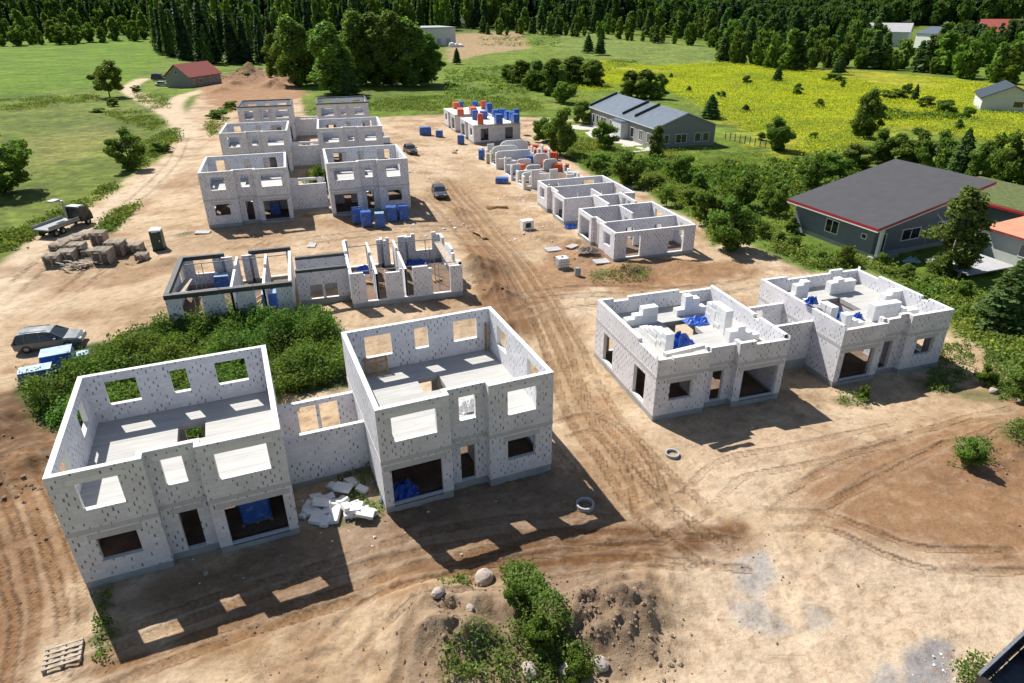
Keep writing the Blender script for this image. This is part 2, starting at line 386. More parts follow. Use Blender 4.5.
    def build(s, name, mats, parent=None, loc=None, rz=0., smooth=False):
        me = bpy.data.meshes.new(name); me.from_pydata(s.v, [], s.f)
        for m in (mats if isinstance(mats, (list, tuple)) else [mats]): me.materials.append(M[m] if isinstance(m, str) else m)
        me.polygons.foreach_set('material_index', s.m)
        uvl = me.uv_layers.new(name='UVMap'); uvl.data.foreach_set('uv', [c for t in s.uv for c in t])
        if smooth: me.polygons.foreach_set('use_smooth', [True]*len(s.f))
        me.update()
        o = bpy.data.objects.new(name, me); C.objects.link(o)
        if parent is not None: o.parent = parent
        if loc is not None: o.location = loc
        if rz: o.rotation_euler[2] = rz
        return o
def bevel(o, w=.02, n=2):
    m = o.modifiers.new('b', 'BEVEL'); m.width = w; m.segments = n; m.limit_method = 'ANGLE'; m.angle_limit = .6
    w_ = o.modifiers.new('w', 'WELD'); w_.merge_threshold = .0005
    o.modifiers.move(1, 0); return o
# ------------------------------------------------------------------ house shells
FRONT_LO = dict(s1=[(1.02, 2.65, 1.4, 2.7)], s2=[(4.37, 5.2, .44, 2.72)], s3=[(6.36, 9.05, .44, 2.68)])
FRONT_UP = dict(s1=[(1.0, 2.64, 4.35, 5.8)], s2=[(4.27, 5.18, 4.38, 5.82)], s3=[(6.52, 8.8, 4.35, 5.8)])
BACK_LO = [(1.08, 2.65, .46, 2.72), (4.3, 5.17, .46, 2.72), (6.63, 8.26, .46, 2.72)]
BACK_UP = [(1.08, 2.65, 4.47, 5.9), (4.3, 5.17, 4.47, 5.9), (6.63, 8.26, 4.47, 5.9)]
SIDE_LO = [(1.38, 2.95, .62, 2.78), (6.2, 7.78, .62, 2.78)]      # v along the outer side wall
SIDE_UP = [(1.38, 2.9, 4.5, 5.85), (6.05, 7.6, 4.5, 5.85)]
def ring(mb, z0, z1, H, o=0., t=T, top=None, mi=0):
    """outer walls of one storey; H = dict of holes: s1 s2 s3 back side party (all in u or v), top = dict of notches"""
    top = top or {}
    def hs(k, a): return [(x-a, y-a, p, q) for x, y, p, q in list(H.get(k, []))+list(top.get(k, []))]
    mb.wall((-o, -o), (3.70+o, -o), t+2*o, z0, z1, hs('s1', -o), mi=mi)
    mb.wall((3.70+o, t+o), (3.70+o, REC+t-o), t, z0, z1, [], False, False, mi=mi)
    mb.wall((3.70+o, REC-o), (5.80-o, REC-o), t+2*o, z0, z1, hs('s2', 3.70+o), False, False, mi=mi)
    mb.wall((5.80-o, REC+t-o), (5.80-o, t+o), t, z0, z1, [], False, False, mi=mi)
    mb.wall((5.80-o, -o), (W+o, -o), t+2*o, z0, z1, hs('s3', 5.80-o), mi=mi)
    mb.wall((W+o, t+o), (W+o, D-t-o), t+2*o, z0, z1, hs('party', t+o), False, False, mi=mi)
    mb.wall((W+o, D+o), (-o, D+o), t+2*o, z0, z1, [(W+o-y, W+o-x, p, q) for x, y, p, q in list(H.get('back', []))+list(top.get('back', []))], mi=mi)
    mb.wall((-o, D-t-o), (-o, t+o), t+2*o, z0, z1, [(D-t-o-y, D-t-o-x, p, q) for x, y, p, q in list(H.get('side', []))+list(top.get('side', []))], False, False, mi=mi)
def notches(r, z0, z1, L, step=.25, lo=1, hi=3, a0=0.):
    """uneven top course: blocks missing along the wall"""
    out = []; u = a0
    while u < L:
        w = r.choice((.6, 1.2, 1.8, 2.4)); k = r.choice((0, 0, 0, 1, 1)) if hi > 1 else r.choice((0, 1))
        if k: out.append((u, min(L, u+w), z1-step*k, z1+1))
        u += w
    return out
def MBh(mir):
    b = MB()
    if mir: b.fn = lambda p: (W-p[0], p[1], p[2]); b.flip = True
    return b
def slab_grid(mb, z0, z1, hole=None):
    us = sorted({.25, 3.7, 5.8, W-.25, *([hole[0], hole[1]] if hole else [])}); vs = sorted({.25, .70, D-.25, *([hole[2], hole[3]] if hole else [])})
    def S(i, j):
        if not (0 <= i < len(us)-1 and 0 <= j < len(vs)-1): return False
        u, v = (us[i]+us[i+1])/2, (vs[j]+vs[j+1])/2
        if 3.45 < u < 6.05 and v < .70: return False
        return not (hole and hole[0] < u < hole[1] and hole[2] < v < hole[3])
    for i in range(len(us)-1):
        for j in range(len(vs)-1):
            if not S(i, j): continue
            a, b, c, d = us[i], us[i+1], vs[j], vs[j+1]
            mb.face([(a, c, z1), (b, c, z1), (b, d, z1), (a, d, z1)]); mb.face([(a, d, z0), (b, d, z0), (b, c, z0), (a, c, z0)])
            for (ii, jj, p, q) in ((i-1, j, (a, d), (a, c)), (i+1, j, (b, c), (b, d)), (i, j-1, (a, c), (b, c)), (i, j+1, (b, d), (a, d))):
                if not S(ii, jj): mb.face([(*p, z0), (*q, z0), (*q, z1), (*p, z1)])
HOLE = (4.35, 5.72, 5.35, 7.1)
def house(name, label, key, mir, kind, group, q=None, seed=1, rot180=False):
    x, y, th, z = q or PAIRS[key]
    r = random.Random(seed)
    c, s = math.cos(th), math.sin(th)
    if rot180: x, y, th = x+W*c-D*s, y+W*s+D*c, th+math.pi
    root = empty(name, (x, y, z), th, label, 'house', group)
    mb = MBh(mir); ring(mb, -.9, .42, {'s3': [(6.36, 9.05, .30, .6)]}, -.02, .27); mb.build('plinth', ['plinth', 'plinth'], root)
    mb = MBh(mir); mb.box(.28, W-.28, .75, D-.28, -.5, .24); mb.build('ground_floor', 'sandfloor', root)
    lo = dict(FRONT_LO, back=BACK_LO, side=SIDE_LO); up = dict(FRONT_UP, back=BACK_UP, side=SIDE_UP)
    wm = ['block', 'cut']
    def lintels(H, h, mat, zoff=.0):
        for k, n in (('s1', 0.), ('s2', REC), ('s3', 0.)):
            for a, b, p, q_ in H[k]:
                m = MBh(mir); m.box(a-.28, b+.28 if b < 8.9 else W-.1, n-.012, n+.1, q_+.004, q_+h); m.build('lintel', mat, root)
        for a, b, p, q_ in H['back']:
            m = MBh(mir); m.box(a-.25, b+.25, D-.1, D+.012, q_+.004, q_+h); m.build('lintel', mat, root)
    def partition(z0, z1, full=True):
        m = MBh(mir); m.wall((3.95, .72), (3.95, D-.25), .2, z0, z1, [(2.4, 3.4, z0-1, z0+2.1), (5.8, 6.7, z0-1, z0+2.1)], False, False)
        m.build('inner_wall', wm, root)
        m = MBh(mir); m.wall((6.05, 4.9), (W-.25, 4.9), .2, z0, z1, [(.8, 1.7, z0-1, z0+2.1)], True, False); m.build('inner_wall', wm, root)
    if kind in ('two', 'parapet', 'flat'):
        mb = MBh(mir); ring(mb, .42, 3.12, lo); mb.build('ground_floor_wall', wm, root)
        lintels(lo, .3, 'lintel')
        mb = MBh(mir); ring(mb, 3.12, 3.36, {}, .018); mb.build('ring_beam', ['lintel', 'cut'], root)
        partition(.26, 3.1)
    if kind == 'two':
        mb = MBh(mir); slab_grid(mb, 3.14, 3.5, HOLE); mb.build('floor_slab', 'slab', root)
        mb = MBh(mir); ring(mb, 3.36, 6.4, up, 0.006); mb.build('upper_wall', wm, root)
        lintels(up, .26, 'blockpiece')
    if kind == 'parapet':
        mb = MBh(mir); slab_grid(mb, 3.14, 3.5, (4.0, 5.9, 4.2, 6.6)); mb.build('floor_slab', 'slab', root)
        tp = {k: notches(r, 3.36, 4.75, L, .25, a0=a0) for k, L, a0 in (('s1', 3.7, 0), ('s2', 5.8, 3.7), ('s3', W, 5.8), ('back', W, 0), ('side', D, .25))}
        tp['party'] = [(3, 3.6, 4.5, 5)] if seed % 2 else []
        mb = MBh(mir); ring(mb, 3.36, 4.75, {}, .006, top=tp); mb.build('parapet_wall', wm, root)
    if kind == 'flat':
        mb = MBh(mir); mb.box(-.02, W+.02, -.02, D+.02, 3.362, 3.5); mb.build('roof_slab', 'blockpiece', root)
    if kind == 'open':
        lo['side'] = [(1.38, 2.95, .5, 2.72), (6.2, 7.95, .5, 2.78)]
        lo['back'] = [(a, b, 1.35, 2.72) for a, b, _, _ in BACK_LO]
        mb = MBh(mir); ring(mb, .42, 3.2, lo); mb.build('wall', wm, root)
        lintels(lo, .26, 'blockpiece'); partition(.26, 3.19)
    if kind in ('beam', 'props'):
        zt = 2.85
        lo['back'] = [(a, b, .5, 4.) for a, b, _, _ in BACK_LO]
        lo['side'] = [(1.38, 2.95, .5, 4), (6.2, 7.78, .5, 4.)]
        lo['s1'] = [(1.02, 2.65, 1.4, 4)]; lo['s2'] = [(4.37, 5.2, .44, 4)]; lo['s3'] = [(6.36, 9.05, .44, 4)]
        tp = {}
        if kind == 'props': tp = {k: notches(r, .42, zt+.25, L, .25, hi=1, a0=a0) for k, L, a0 in (('s1', 3.7, 0), ('s2', 5.8, 3.7), ('s3', W, 5.8), ('back', W, 0), ('side', D, .25), ('party', D, .3))}
        mb = MBh(mir); ring(mb, .42, zt+(.25 if tp else 0), lo, top=tp); mb.build('wall', wm, root)
        m = MBh(mir); m.wall((4.95, .95), (4.95, D-.25), .2, .26, zt+.1, [(2.4, 3.4, -1, 5)], False, False); m.build('inner_wall', wm, root)
        m = MBh(mir); m.wall((7.4, .5), (7.4, D-.25), .2, .26, zt-.05, [(2.9, 3.9, -1, 5)], False, False); m.build('inner_wall', wm, root)
        if kind == 'beam':
            for a, b, c0, d0 in ((-.06, 4.0, D-.33, D+.06), (4.05, 6.55, D-.35, D+.05), (6.6, W+.05, D-.33, D+.06), (-.06, .32, .1, D-.35), (0, 3.7, -.05, .3), (5.8, W, -.05, .3)):
                m = MBh(mir); z = r.uniform(0, .05); m.box(a, b, c0, d0, zt-.15+z, zt+.22+z); m.build('formwork_beam', 'dkboard', root)
            m = MBh(mir); m.box(.35, 1.0, 2., 6.5, zt-1.0, zt-.9, rx=.12); m.build('leaning_board', 'greywood', root)
        for a in (1.8, 4.7, 7.4):
            for v in (1.2, 3.4, 5.8, 7.9):
                m = MBh(mir); m.tube((a, v, .24), (a+.04, v, 2.75), .035, n=6); m.build('steel_prop', 'steel', root)
        for v in (1.25, 8.0):
            m = MBh(mir); m.tube((.3, v, 2.72), (W-.3, v, 2.76), .04, n=6); m.build('rail', 'steel', root)
        if kind == 'props':
            m = MBh(mir); m.box(.3, .95, 1.2, 8.2, zt-.5, zt-.42); m.build('scaffold_board', 'greywood', root)
    return root
def link_walls(key_left, label, q=None, rot180=False, gap=4.32, h=3.42, kind='solid'):
    """the two walls that join a pair of houses: front one plain, rear one with two windows"""
    x, y, th, z = q or PAIRS[key_left]
    c, s = math.cos(th), math.sin(th)
    if rot180: x, y, th = x+W*c-D*s, y+W*s+D*c, th+math.pi
    for v, win, nm in ((3.65, kind == 'open', 'front'), (7.0, True, 'rear')):
        root = empty('link_wall', (0, 0, 0), th)
        cc, ss = math.cos(th), math.sin(th)
        root.location = (x+(W+gap/2)*cc-v*ss, y+(W+gap/2)*ss+v*cc, z)
        mb = MB(); mb.box(-gap/2+.03, gap/2-.03, .01, .24, -.8, .42); mb.build('plinth', 'plinth', root)
        mb = MB(); mb.wall((-gap/2+.02, 0), (gap/2-.02, 0), .25, .42, h, [(1.0, 2.05, 1.2 if kind == 'solid' else .45, h-.3), (2.25, 3.3, 1.2 if kind == 'solid' else .45, h-.3)] if win else [])
        mb.build('wall', ['block', 'cut'], root)
        if kind == 'beam' :
            mb = MB(); mb.box(-gap/2+.03, gap/2-.03, -.04, .29, h+.003, h+.25); mb.build('formwork_beam', 'dkboard', root)
        setp(root, label % nm, 'wall', 'low walls linking the paired houses')
G2 = 'paired white block house shells'
hA = house('house_shell', 'large roofless two storey white block house shell nearest the camera at lower left', 'A', 0, 'two', G2, seed=1)
hB = house('house_shell', 'roofless two storey block shell in the foreground right of the white block rubble pile', 'B', 1, 'two', G2, seed=2)
link_walls('A', '%s block wall joining the two nearest two storey shells, by the rubble pile')
house('house_shell', 'one storey block shell with stepped parapet, the left of the two right-hand foreground houses', 'C', 0, 'parapet', G2, seed=3)
house('house_shell', 'one storey block shell with stepped parapet at far right beside the green verge', 'D', 1, 'parapet', G2, seed=8)
link_walls('C', '%s block wall in the gap between the two stepped parapet houses', gap=5.2)
for k, mir, lab in (('E1', 0, 'left two storey shell of the front pair in the six house cluster at upper left'),
                    ('E2', 1, 'two storey shell behind the row of blue packs, front right of the six'),
                    ('E3', 0, 'left two storey shell in the middle row of the six house cluster'),
                    ('E4', 1, 'right two storey shell in the middle row of the six house cluster, beside white packs'),
                    ('E5', 0, 'left two storey shell in the farthest row of the cluster, with dark top beam'),
                    ('E6', 1, 'right two storey shell in the farthest row, just before the birch clump')):
    x, y, th, z = PAIRS[k]
    h = copy_tree(hB if mir else hA); h.location = (x, y, z); h.rotation_euler[2] = th; setp(h, lab)
    if k in ('E5', 'E6'):
        for a, b, c0, d0 in ((-.03, W+.03, -.03, .3), (-.03, W+.03, D-.3, D+.03), (-.03, .28, .32, D-.32), (W-.28, W+.03, .32, D-.32)):
            m = MBh(mir); m.box(a, b, c0, d0, 6.403, 6.62); m.build('top_beam', 'dkboard', h)
link_walls('E1', '%s link wall between the front pair of the six house cluster')
link_walls('E3', '%s link wall between the middle pair of the six house cluster')
link_walls('E5', '%s link wall between the farthest pair of the six house cluster')
house('house_shell', 'unfinished single storey shell with black beams along its wall tops, behind the weed thicket', 'F1', 1, 'beam', G2, seed=5, rot180=True)
house('house_shell', 'unfinished single storey shell full of steel props and no beams, next to the dirt track', 'F2', 0, 'props', G2, seed=6, rot180=True)
link_walls('F2', '%s link wall with door openings between the two shells with props', rot180=True, kind='beam', h=2.9)
TG = -1.268
def along(q, d): return (q[0]+d*math.cos(q[2]), q[1]+d*math.sin(q[2]), q[2], q[3])
for q, kind, l1, l2, l3, sd in (((3.44, 86.96, TG, 0.), 'open', 'farther roofless single storey shell of the pair beside the track',
                           'nearer roofless single storey shell beside the track with two tall windows facing the camera', '%s link wall between the two roofless single storey shells', 20),
                          ((-14.4, 151., -1.246, 0.), 'flat', 'farther flat-roofed block house loaded with orange and blue packs',
                           'nearer flat-roofed block house loaded with blue packs', '%s link wall between the two flat-roofed houses', 24)):
    house('house_shell', l1, None, 0, kind, G2, q=q, seed=sd)
    house('house_shell', l2, None, 1, kind, G2, q=along(q, 13.87), seed=sd+1)
    link_walls(None, l3, q=q)
# the half built pair with piled panels
qI = (-5.2, 117.1, TG, 0.)
def partial(label, q, mir, seed):
    r = random.Random(seed); x, y, th, z = q
    root = empty('house_shell', (x, y, z), th, label, 'house', G2)
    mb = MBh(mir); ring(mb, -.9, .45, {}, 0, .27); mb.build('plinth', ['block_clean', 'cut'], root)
    mb = MBh(mir); mb.box(.28, W-.28, .75, D-.28, -.5, .24); mb.build('ground_floor', 'sandfloor', root)
    def piece(p0, p1, h, rounded=False):
        m = MBh(mir); L = math.dist(p0, p1); hs = []
        if rounded:
            n = max(4, int(L/.12))
            for i in range(n):
                f = abs((i+.5)/n*2-1); hs.append((L*i/n, L*(i+1)/n, .45+(h-.45)*(1-.3*f**6), 9))
        m.wall(p0, p1, .25, .452, h+.001, hs); m.build('wall_piece', ['block_clean', 'cut'], root)
    for a, b in ((0., .9), (2.7, 3.6), (5.85, 6.3), (9.05, 9.5)): piece((a, .01), (b, .01), r.uniform(1.8, 2.9))
    for v, h, rd in ((.3, 1.6, 0), (3.6, 1.3, 1), (6.4, 2.0, 1)): piece((W-.01, v), (W-.01, v+2.3), h, rd)
    for u, v0, v1, h, rd in (((3.9, 1., 4.5, 1.6, 1), (6.2, 1.2, 5.0, 1.3, 0), (1.9, 1.5, 5., 1.7, 1)) if mir else ((3.9, 1., 5.5, 2.5, 1), (6.2, 1.2, 6.8, 2.1, 0), (1.9, 3., 8., 2.9, 1))): piece((u, v0), (u, v1), h, rd)
    for a in (0.1, 1.6, 3.4, 5.4, 7.2, 8.7): piece((a+.7, D-.01), (a, D-.01), r.uniform(.7, 1.6) if mir else r.uniform(1.2, 3.0))
    for v in (1.2, 4., 6.6): piece((.01, v+1.2), (.01, v), r.uniform(1., 2.8))
    return root
partial('farther half-built block shell with rounded wall pieces beside the flat-roofed house', qI, 0, 31)
partial('nearer half-built block shell with low walls holding orange packs', along(qI, 13.87), 1, 32)
# ------------------------------------------------------------------ packs, pallets, blocks
def pallet_mesh():
    mb = MB()
    for i in range(5): mb.box(-.6, .6, -.5+i*.225, -.4+i*.225, .12, .144)
    for i in (-.55, 0, .55): mb.box(i-.05, i+.05, -.5, .5, .022, .118); mb.box(i-.05, i+.05, -.5, .5, 0, .02)
    return mb
pal_me = pallet_mesh()
PAL = pal_me.build('pallet', 'wood'); pal_mesh = PAL.data; bpy.data.objects.remove(PAL)
def child(name, mesh, parent, loc=(0, 0, 0), rz=0):
    o = bpy.data.objects.new(name, mesh); C.objects.link(o); o.parent = parent; o.location = loc; o.rotation_euler[2] = rz; return o
_pk = {}
def pack(loc, rz, col, label, group, size=(1.2, 1.0, 1.25), topmat=None, name='wrapped_pack', cat='pack'):
    root = empty(name, loc, rz, label, cat, group)
    sx, sy, sz = size
    o = child('pallet', pal_mesh, root); o.scale = (sx/1.2, sy/1.0, 1)
    k = (col, topmat, size, R.randrange(3))
    if k not in _pk:
        mb = MB(); rr = random.Random(hash(size)+k[3])
        n = 5; secs = []
        for i in range(n):
            z = .146+(sz-.146)*i/(n-1); d = .0 if i in (0,) else rr.uniform(-.015, .02); d -= .05 if i == n-1 else 0
            hx, hy = sx/2-.02+d, sy/2-.02+d; cc = .09
            secs.append([(hx-cc, -hy, z), (hx, -hy+cc, z), (hx, hy-cc, z), (hx-cc, hy, z), (-hx+cc, hy, z), (-hx, hy-cc, z), (-hx, -hy+cc, z), (-hx+cc, -hy, z)])
        mb.loft(secs)
        w = mb.build('wrap', col, root)
        t = None
        if topmat:
            mb = MB(); mb.box(-sx/2+.05, sx/2-.05, -sy/2+.05, sy/2-.05, sz-.03, sz+.02)
            t = mb.build('top_sheet', topmat, root)
        _pk[k] = (w.data, t.data if t else None)
    else:
        w, t = _pk[k]; child('wrap', w, root)
        if t: child('top_sheet', t, root)
    return root
GB = 'blue wrapped block packs'
def gp(px, py, rz, col, label, **k): return pack(P(px, py), rz, col, label, k.pop('group', GB), **k)
gp(61, 367, .45, 'bluefilm', 'big blue wrapped pack with pale top right beside the silver car', size=(2.1, 1.6, 1.35), topmat='lightblue')
gp(40, 383, .45, 'bluefilm', 'blue wrapped pack half hidden by weeds, left of the bigger one by the silver car', size=(2.1, 1.2, 1.2), topmat='lightblue')
gp(80, 361, .5, 'lightblue', 'low pale blue pack in the weeds ahead of the silver car', size=(1.5, 1.0, .6), topmat='lightblue')
for px, py, lab in ((358, 222.5, 'leftmost blue pack in the row before the front right cluster house'), (367, 226, 'blue pack second from the left in the row before the cluster house'),
                    (392, 221, 'blue pack second from the right in the row before the cluster house'), (403.5, 219.5, 'rightmost tall blue pack at the house corner in that row')):
    gp(px, py, .25+R.uniform(-.2, .2), 'bluefilm', lab, size=(1.25, 1.1, 1.75), topmat='bluefilm')
gp(380.5, 227, .2, 'bluefilm', 'blue pack with pale turquoise lid standing foremost in the row before the cluster house', size=(1.15, 1.0, 1.7), topmat='lightblue')
gp(277, 215.5, .2, 'bluefilm', 'blue pack inside the garage opening of the front left cluster house', size=(1.2, 1.0, 1.7))
gp(425.5, 135, .2, 'bluefilm', 'wide blue pack on the sand left of the flat-roofed houses', size=(2.3, 1.4, 1.5), topmat='bluefilm')
gp(439.5, 137, -.2, 'bluefilm', 'smaller blue pack right of the wide one on the sand', size=(1.3, 1.1, 1.3), topmat='lightblue')
gp(461, 144, .1, 'bluefilm', 'single blue pack against the front of the flat-roofed house', size=(1.3, 1.1, 1.6))
gp(482, 159, .1, 'bluefilm', 'blue pack beside the straw coloured one before the half-built shell', size=(1.2, 1.0, 1.5), topmat='bluefilm')
gp(489.8, 163, .1, 'sandpack', 'straw coloured wrapped pack before the half-built shell', size=(1.15, 1.0, 1.6), group='other wrapped packs')
gp(502, 183, -.1, 'bluefilm', 'low blue pack lying on the sand beside the track', size=(1.9, 1.2, .8))
gp(531, 165, -.3, 'bluefilm', 'left blue pack inside the low half-built walls', size=(1.5, 1.1, 1.5))
gp(542, 164, -.3, 'bluefilm', 'right blue pack inside the low half-built walls', size=(1.5, 1.1, 1.5), topmat='bluefilm')
for px, py, w, lab in ((541, 157, 2.4, 'long orange pack at the back of the half-built shell'), (552, 160, 1.9, 'orange pack behind the blue ones in the half-built shell'),
                    (557.5, 172, 1.5, 'left of two orange packs at the rear corner of the half-built shell'), (564, 172, 1.4, 'right of two orange packs at the rear corner of the half-built shell'), (534, 152, 1.4, 'farthest orange pack in the half-built shell')):
    gp(px, py, -.3, 'orangefilm', lab, size=(w, 1.1, 1.25), group='orange wrapped packs', topmat='orangefilm')
for px, py, col, sz, lab in ((512, 168, 'whitefilm', (1.4, 1.1, 1.2), 'white pack among the farther half-built walls'), (520, 172, 'orangefilm', (1.6, 1.1, 1.2), 'orange pack in the middle of the half-built row'), (528, 178, 'whitefilm', (1.5, 1.1, 1.1), 'white pack in the nearer half-built walls'),
        (548, 170, 'orangefilm', (1.8, 1.1, 1.5), 'tall orange pack behind the pair of blue ones'), (511, 158, 'whitefilm', (1.4, 1.1, 1.4), 'white pack beside the flat-roofed house end wall'), (537, 178, 'whitefilm', (1.4, 1.1, 1.0), 'low white pack before the blue pair in the half-built shell'), (572, 178, 'whitefilm', (1.4, 1.1, .9), 'white pack at the rear corner past the two orange ones')):
    gp(px, py, -.3, col, lab, size=sz, group='other wrapped packs', topmat=col)
ZR = 3.5
for px, py, col, sz, lab in ((460.5, 115, 'orangefilm', (3.0, 1.2, 1.5), 'longest orange pack along the front edge of the flat roof'), (473, 113.5, 'orangefilm', (2.6, 1.2, 1.5), 'second long orange pack on the flat roof, right of the longest'),
        (456, 108.5, 'orangefilm', (1.8, 1.2, 1.5), 'orange pack at the far left of the flat roofs'), (483.5, 109, 'orangefilm', (1.1, 1., 2.0), 'tall orange pack standing alone at the back of the flat roofs'),
        (480.5, 124.3, 'orangefilm', (1.1, 1.0, 2.3), 'tall narrow orange pack at the front edge of the nearer flat roof'), (460, 106.8, 'bluefilm', (1.4, 1.1, 1.3), 'blue pack behind the orange ones at far left of the flat roofs'),
        (475, 106, 'bluefilm', (1.4, 1.1, 1.2), 'small blue pack between the orange packs at the back of the flat roofs'), (489, 112, 'bluefilm', (1.3, 1.1, 2.1), 'tall blue pack right of the lone tall orange one'),
        (475.3, 119.5, 'bluefilm', (1.3, 1.1, 2.1), 'leftmost blue pack on the nearer flat roof'), (483.5, 118.5, 'bluefilm', (1.6, 1.1, 1.7), 'blue pack behind the narrow orange one'),
        (495.5, 117, 'bluefilm', (1.4, 1.1, 1.7), 'blue pack at the middle of the nearer flat roof'), (498.5, 124.2, 'bluefilm', (1.5, 1.2, 2.2), 'largest blue pack at the front edge of the nearer flat roof'),
        (502.5, 117.2, 'bluefilm', (1.3, 1.1, 1.9), 'blue pack just behind the largest one'), (508, 119.5, 'bluefilm', (1.3, 1.1, 1.9), 'blue pack third from the right rear of the nearer flat roof'),
        (515.3, 123, 'bluefilm', (1.4, 1.1, 2.0), 'rightmost blue pack of the nearer flat roof'), (512, 120.5, 'bluefilm', (1.2, 1., 1.9), 'blue pack tucked behind the rightmost one'),
        (516, 115.5, 'bluefilm', (1.3, 1., 1.5), 'blue pack at the far right corner of the flat roof')):
    sz = (sz[0]*1.1, sz[1]*1.1, sz[2]*.82)
    pack(PZ(px, py, ZR+.004), TG+R.uniform(-.2, .2), col, lab, GB if col == 'bluefilm' else 'orange wrapped packs', size=sz, topmat=col)
gp(381, 140, .2, 'whitefilm', 'upper white pack beside the right middle cluster house', size=(1.4, 1.2, 1.6), group='other wrapped packs')
gp(386, 143.5, .2, 'whitefilm', 'lower white pack beside the right middle cluster house', size=(1.6, 1.2, 1.2), group='other wrapped packs')
pA = P(258, 528); pack((pA.x-.2, pA.y+.6, .245), .4, 'bluefilm', 'blue topped white pack inside the garage of the nearest shell', GB, size=(1.5, 1.2, 1.7), topmat='whitefilm')
# block stacks on the two parapet houses
def block_stack(px, py, zf, cols, rz, label):
    """cols = heights (in blocks) of columns of white blocks side by side"""
    p = PZ(px, py, zf); root = empty('block_stack', p, rz, label, 'blocks', 'white block stacks on the parapet houses')
    mb = MB(); n = len(cols); r = random.Random(int(px*7))
    for i, h in enumerate(cols):
        for k in range(h):
            j = r.uniform(-.02, .02)
            mb.box((i-n/2)*.6+.005, (i-n/2+1)*.6-.005, -.3+j, .3+j, k*.25+.002, (k+1)*.25-.004)
    mb.build('blocks', 'blockpiece', root); return root
zc, zd = -.12+3.5, -.6+3.5
for px, py, z, cols, rz, lab in ((640, 323, zc, [2, 3, 5, 5], .3, 'stepped block stack at the rear left of the left parapet house'), (655, 343, zc, [6, 5, 5, 4, 3, 2], 1.87, 'long stepped block stack descending along the left wall of the left parapet house'),
        (689, 313, zc, [2, 6, 5, 2], .3, 'tall block stack by the rear wall of the left parapet house'), (717, 327, zc, [7, 7, 7, 6], 1.87, 'tallest smooth block stack on the left parapet house, by the blue sheet'),
        (741, 341, zc, [4, 5, 3, 2], .3, 'low block stack at the right front of the left parapet house'), (795, 299, zd, [2, 5, 6], .3, 'block stack at the rear left of the right parapet house'),
        (817, 318, zd, [6, 6, 5, 5, 4], 1.87, 'long block stack draped with blue film along the left wall of the right parapet house'), (839, 292, zd, [4, 5, 4, 4], .3, 'block stack casting shade at the rear of the right parapet house'),
        (882, 318, zd, [5, 5, 5, 5], .3, 'big square block stack in the middle of the right parapet house'), (890, 302, zd, [3, 4, 4], .3, 'small block stack behind the big square one'),
        (850, 328, zd, [5, 3, 2], .3, 'broken block stack by the front wall of the right parapet house'), (905, 315, zd, [3, 2, 2], .3, 'low block stack by the right wall of the right parapet house')):
    block_stack(px, py, z, cols, rz, lab)
def heap_sheet(loc, w, d, h, mat, label, seed, rz=0, name='plastic_sheet', cat='sheet', group=None, n=14):
    """crumpled sheet lying on something"""
    mb = MB(); g = np.random.default_rng(seed)
    X, Y = np.meshgrid(np.linspace(-w/2, w/2, n), np.linspace(-d/2, d/2, n))
    rr = np.sqrt((X/w*2)**2+(Y/d*2)**2)
    X = X+g.uniform(-.3, .3, X.shape)*w/n; Y = Y+g.uniform(-.3, .3, Y.shape)*d/n
    Z = .02+h*np.clip(1.15-rr**2, 0, 1)*(.35+.9*g.random(X.shape))
    for i in range(n-1):
        for j in range(n-1):
            if rr[i, j] > 1.15: continue
            q = [(X[a, b], Y[a, b], Z[a, b]) for a, b in ((i, j), (i, j+1), (i+1, j+1), (i+1, j))]
            mb.face(q[:3]); mb.face([q[0], q[2], q[3]])
    o = mb.build(name, mat, None, loc, rz); return setp(o, label, cat, group)
heap_sheet(PZ(676, 346, zc), 2.6, 1.6, .8, 'bluetarp', 'crumpled blue film heap on the left parapet house by the long stepped stack', 3, .3)
heap_sheet(PZ(666.5, 346.5, zc), .9, .6, .4, 'redfilm', 'red plastic scrap beside the crumpled blue film', 4, .3)
heap_sheet(PZ(701, 321, zc), 2.6, 1.5, .35, 'bluetarp', 'flat blue sheet on the left parapet house beside the tallest stack', 5, .3)
heap_sheet(PZ(834, 319, zd), 1.8, 1.8, .7, 'bluetarp', 'crumpled blue film on the right parapet house near the stair hole', 6, .3)
heap_sheet(PZ(857, 319, zd), .9, .7, .5, 'bluetarp', 'small blue film scrap beside the broken stack', 7, .3)
heap_sheet(PZ(811, 303, zd+1.4), 1.0, .8, .5, 'bluetarp', 'blue film hanging over the long stack on the right parapet house', 8, .3)
heap_sheet(P(402, 497), 2.2, 1.2, .9, 'bluetarp', 'blue sheet hanging inside the garage of the foreground shell', 9, .4)
heap_sheet(P(571, 228), 1.6, .9, .5, 'bluetarp', 'blue sheet on the sand at the garage of the roofless single storey pair', 10)
heap_sheet(P(366, 274), 2.2, 1.5, .7, 'bluetarp', 'left blue sheet among the steel props', 11)
heap_sheet(P(416, 266), 3.2, 1.6, .6, 'bluetarp', 'right blue sheet among the steel props', 12)
heap_sheet(P(672, 250), 1., .7, .3, 'bluetarp', 'blue scrap inside the nearer roofless shell', 13)
heap_sheet(P(588, 252), 2.4, 1.2, .5, 'greywood', 'low rubble heap before the nearer roofless single storey shell', 14, name='rubble_heap', cat='rubble')
heap_sheet(PZ(467, 408, 3.7), 1.5, 1.2, .5, 'blockpiece', 'pale bag heap on the upper floor behind the middle window of the foreground shell', 15, .4, name='bag_heap', cat='bags')
gp(225, 290, .2, 'bluefilm', 'blue pack standing inside the black-beamed shell', size=(1.3, 1.1, 1.5), topmat='lightblue')
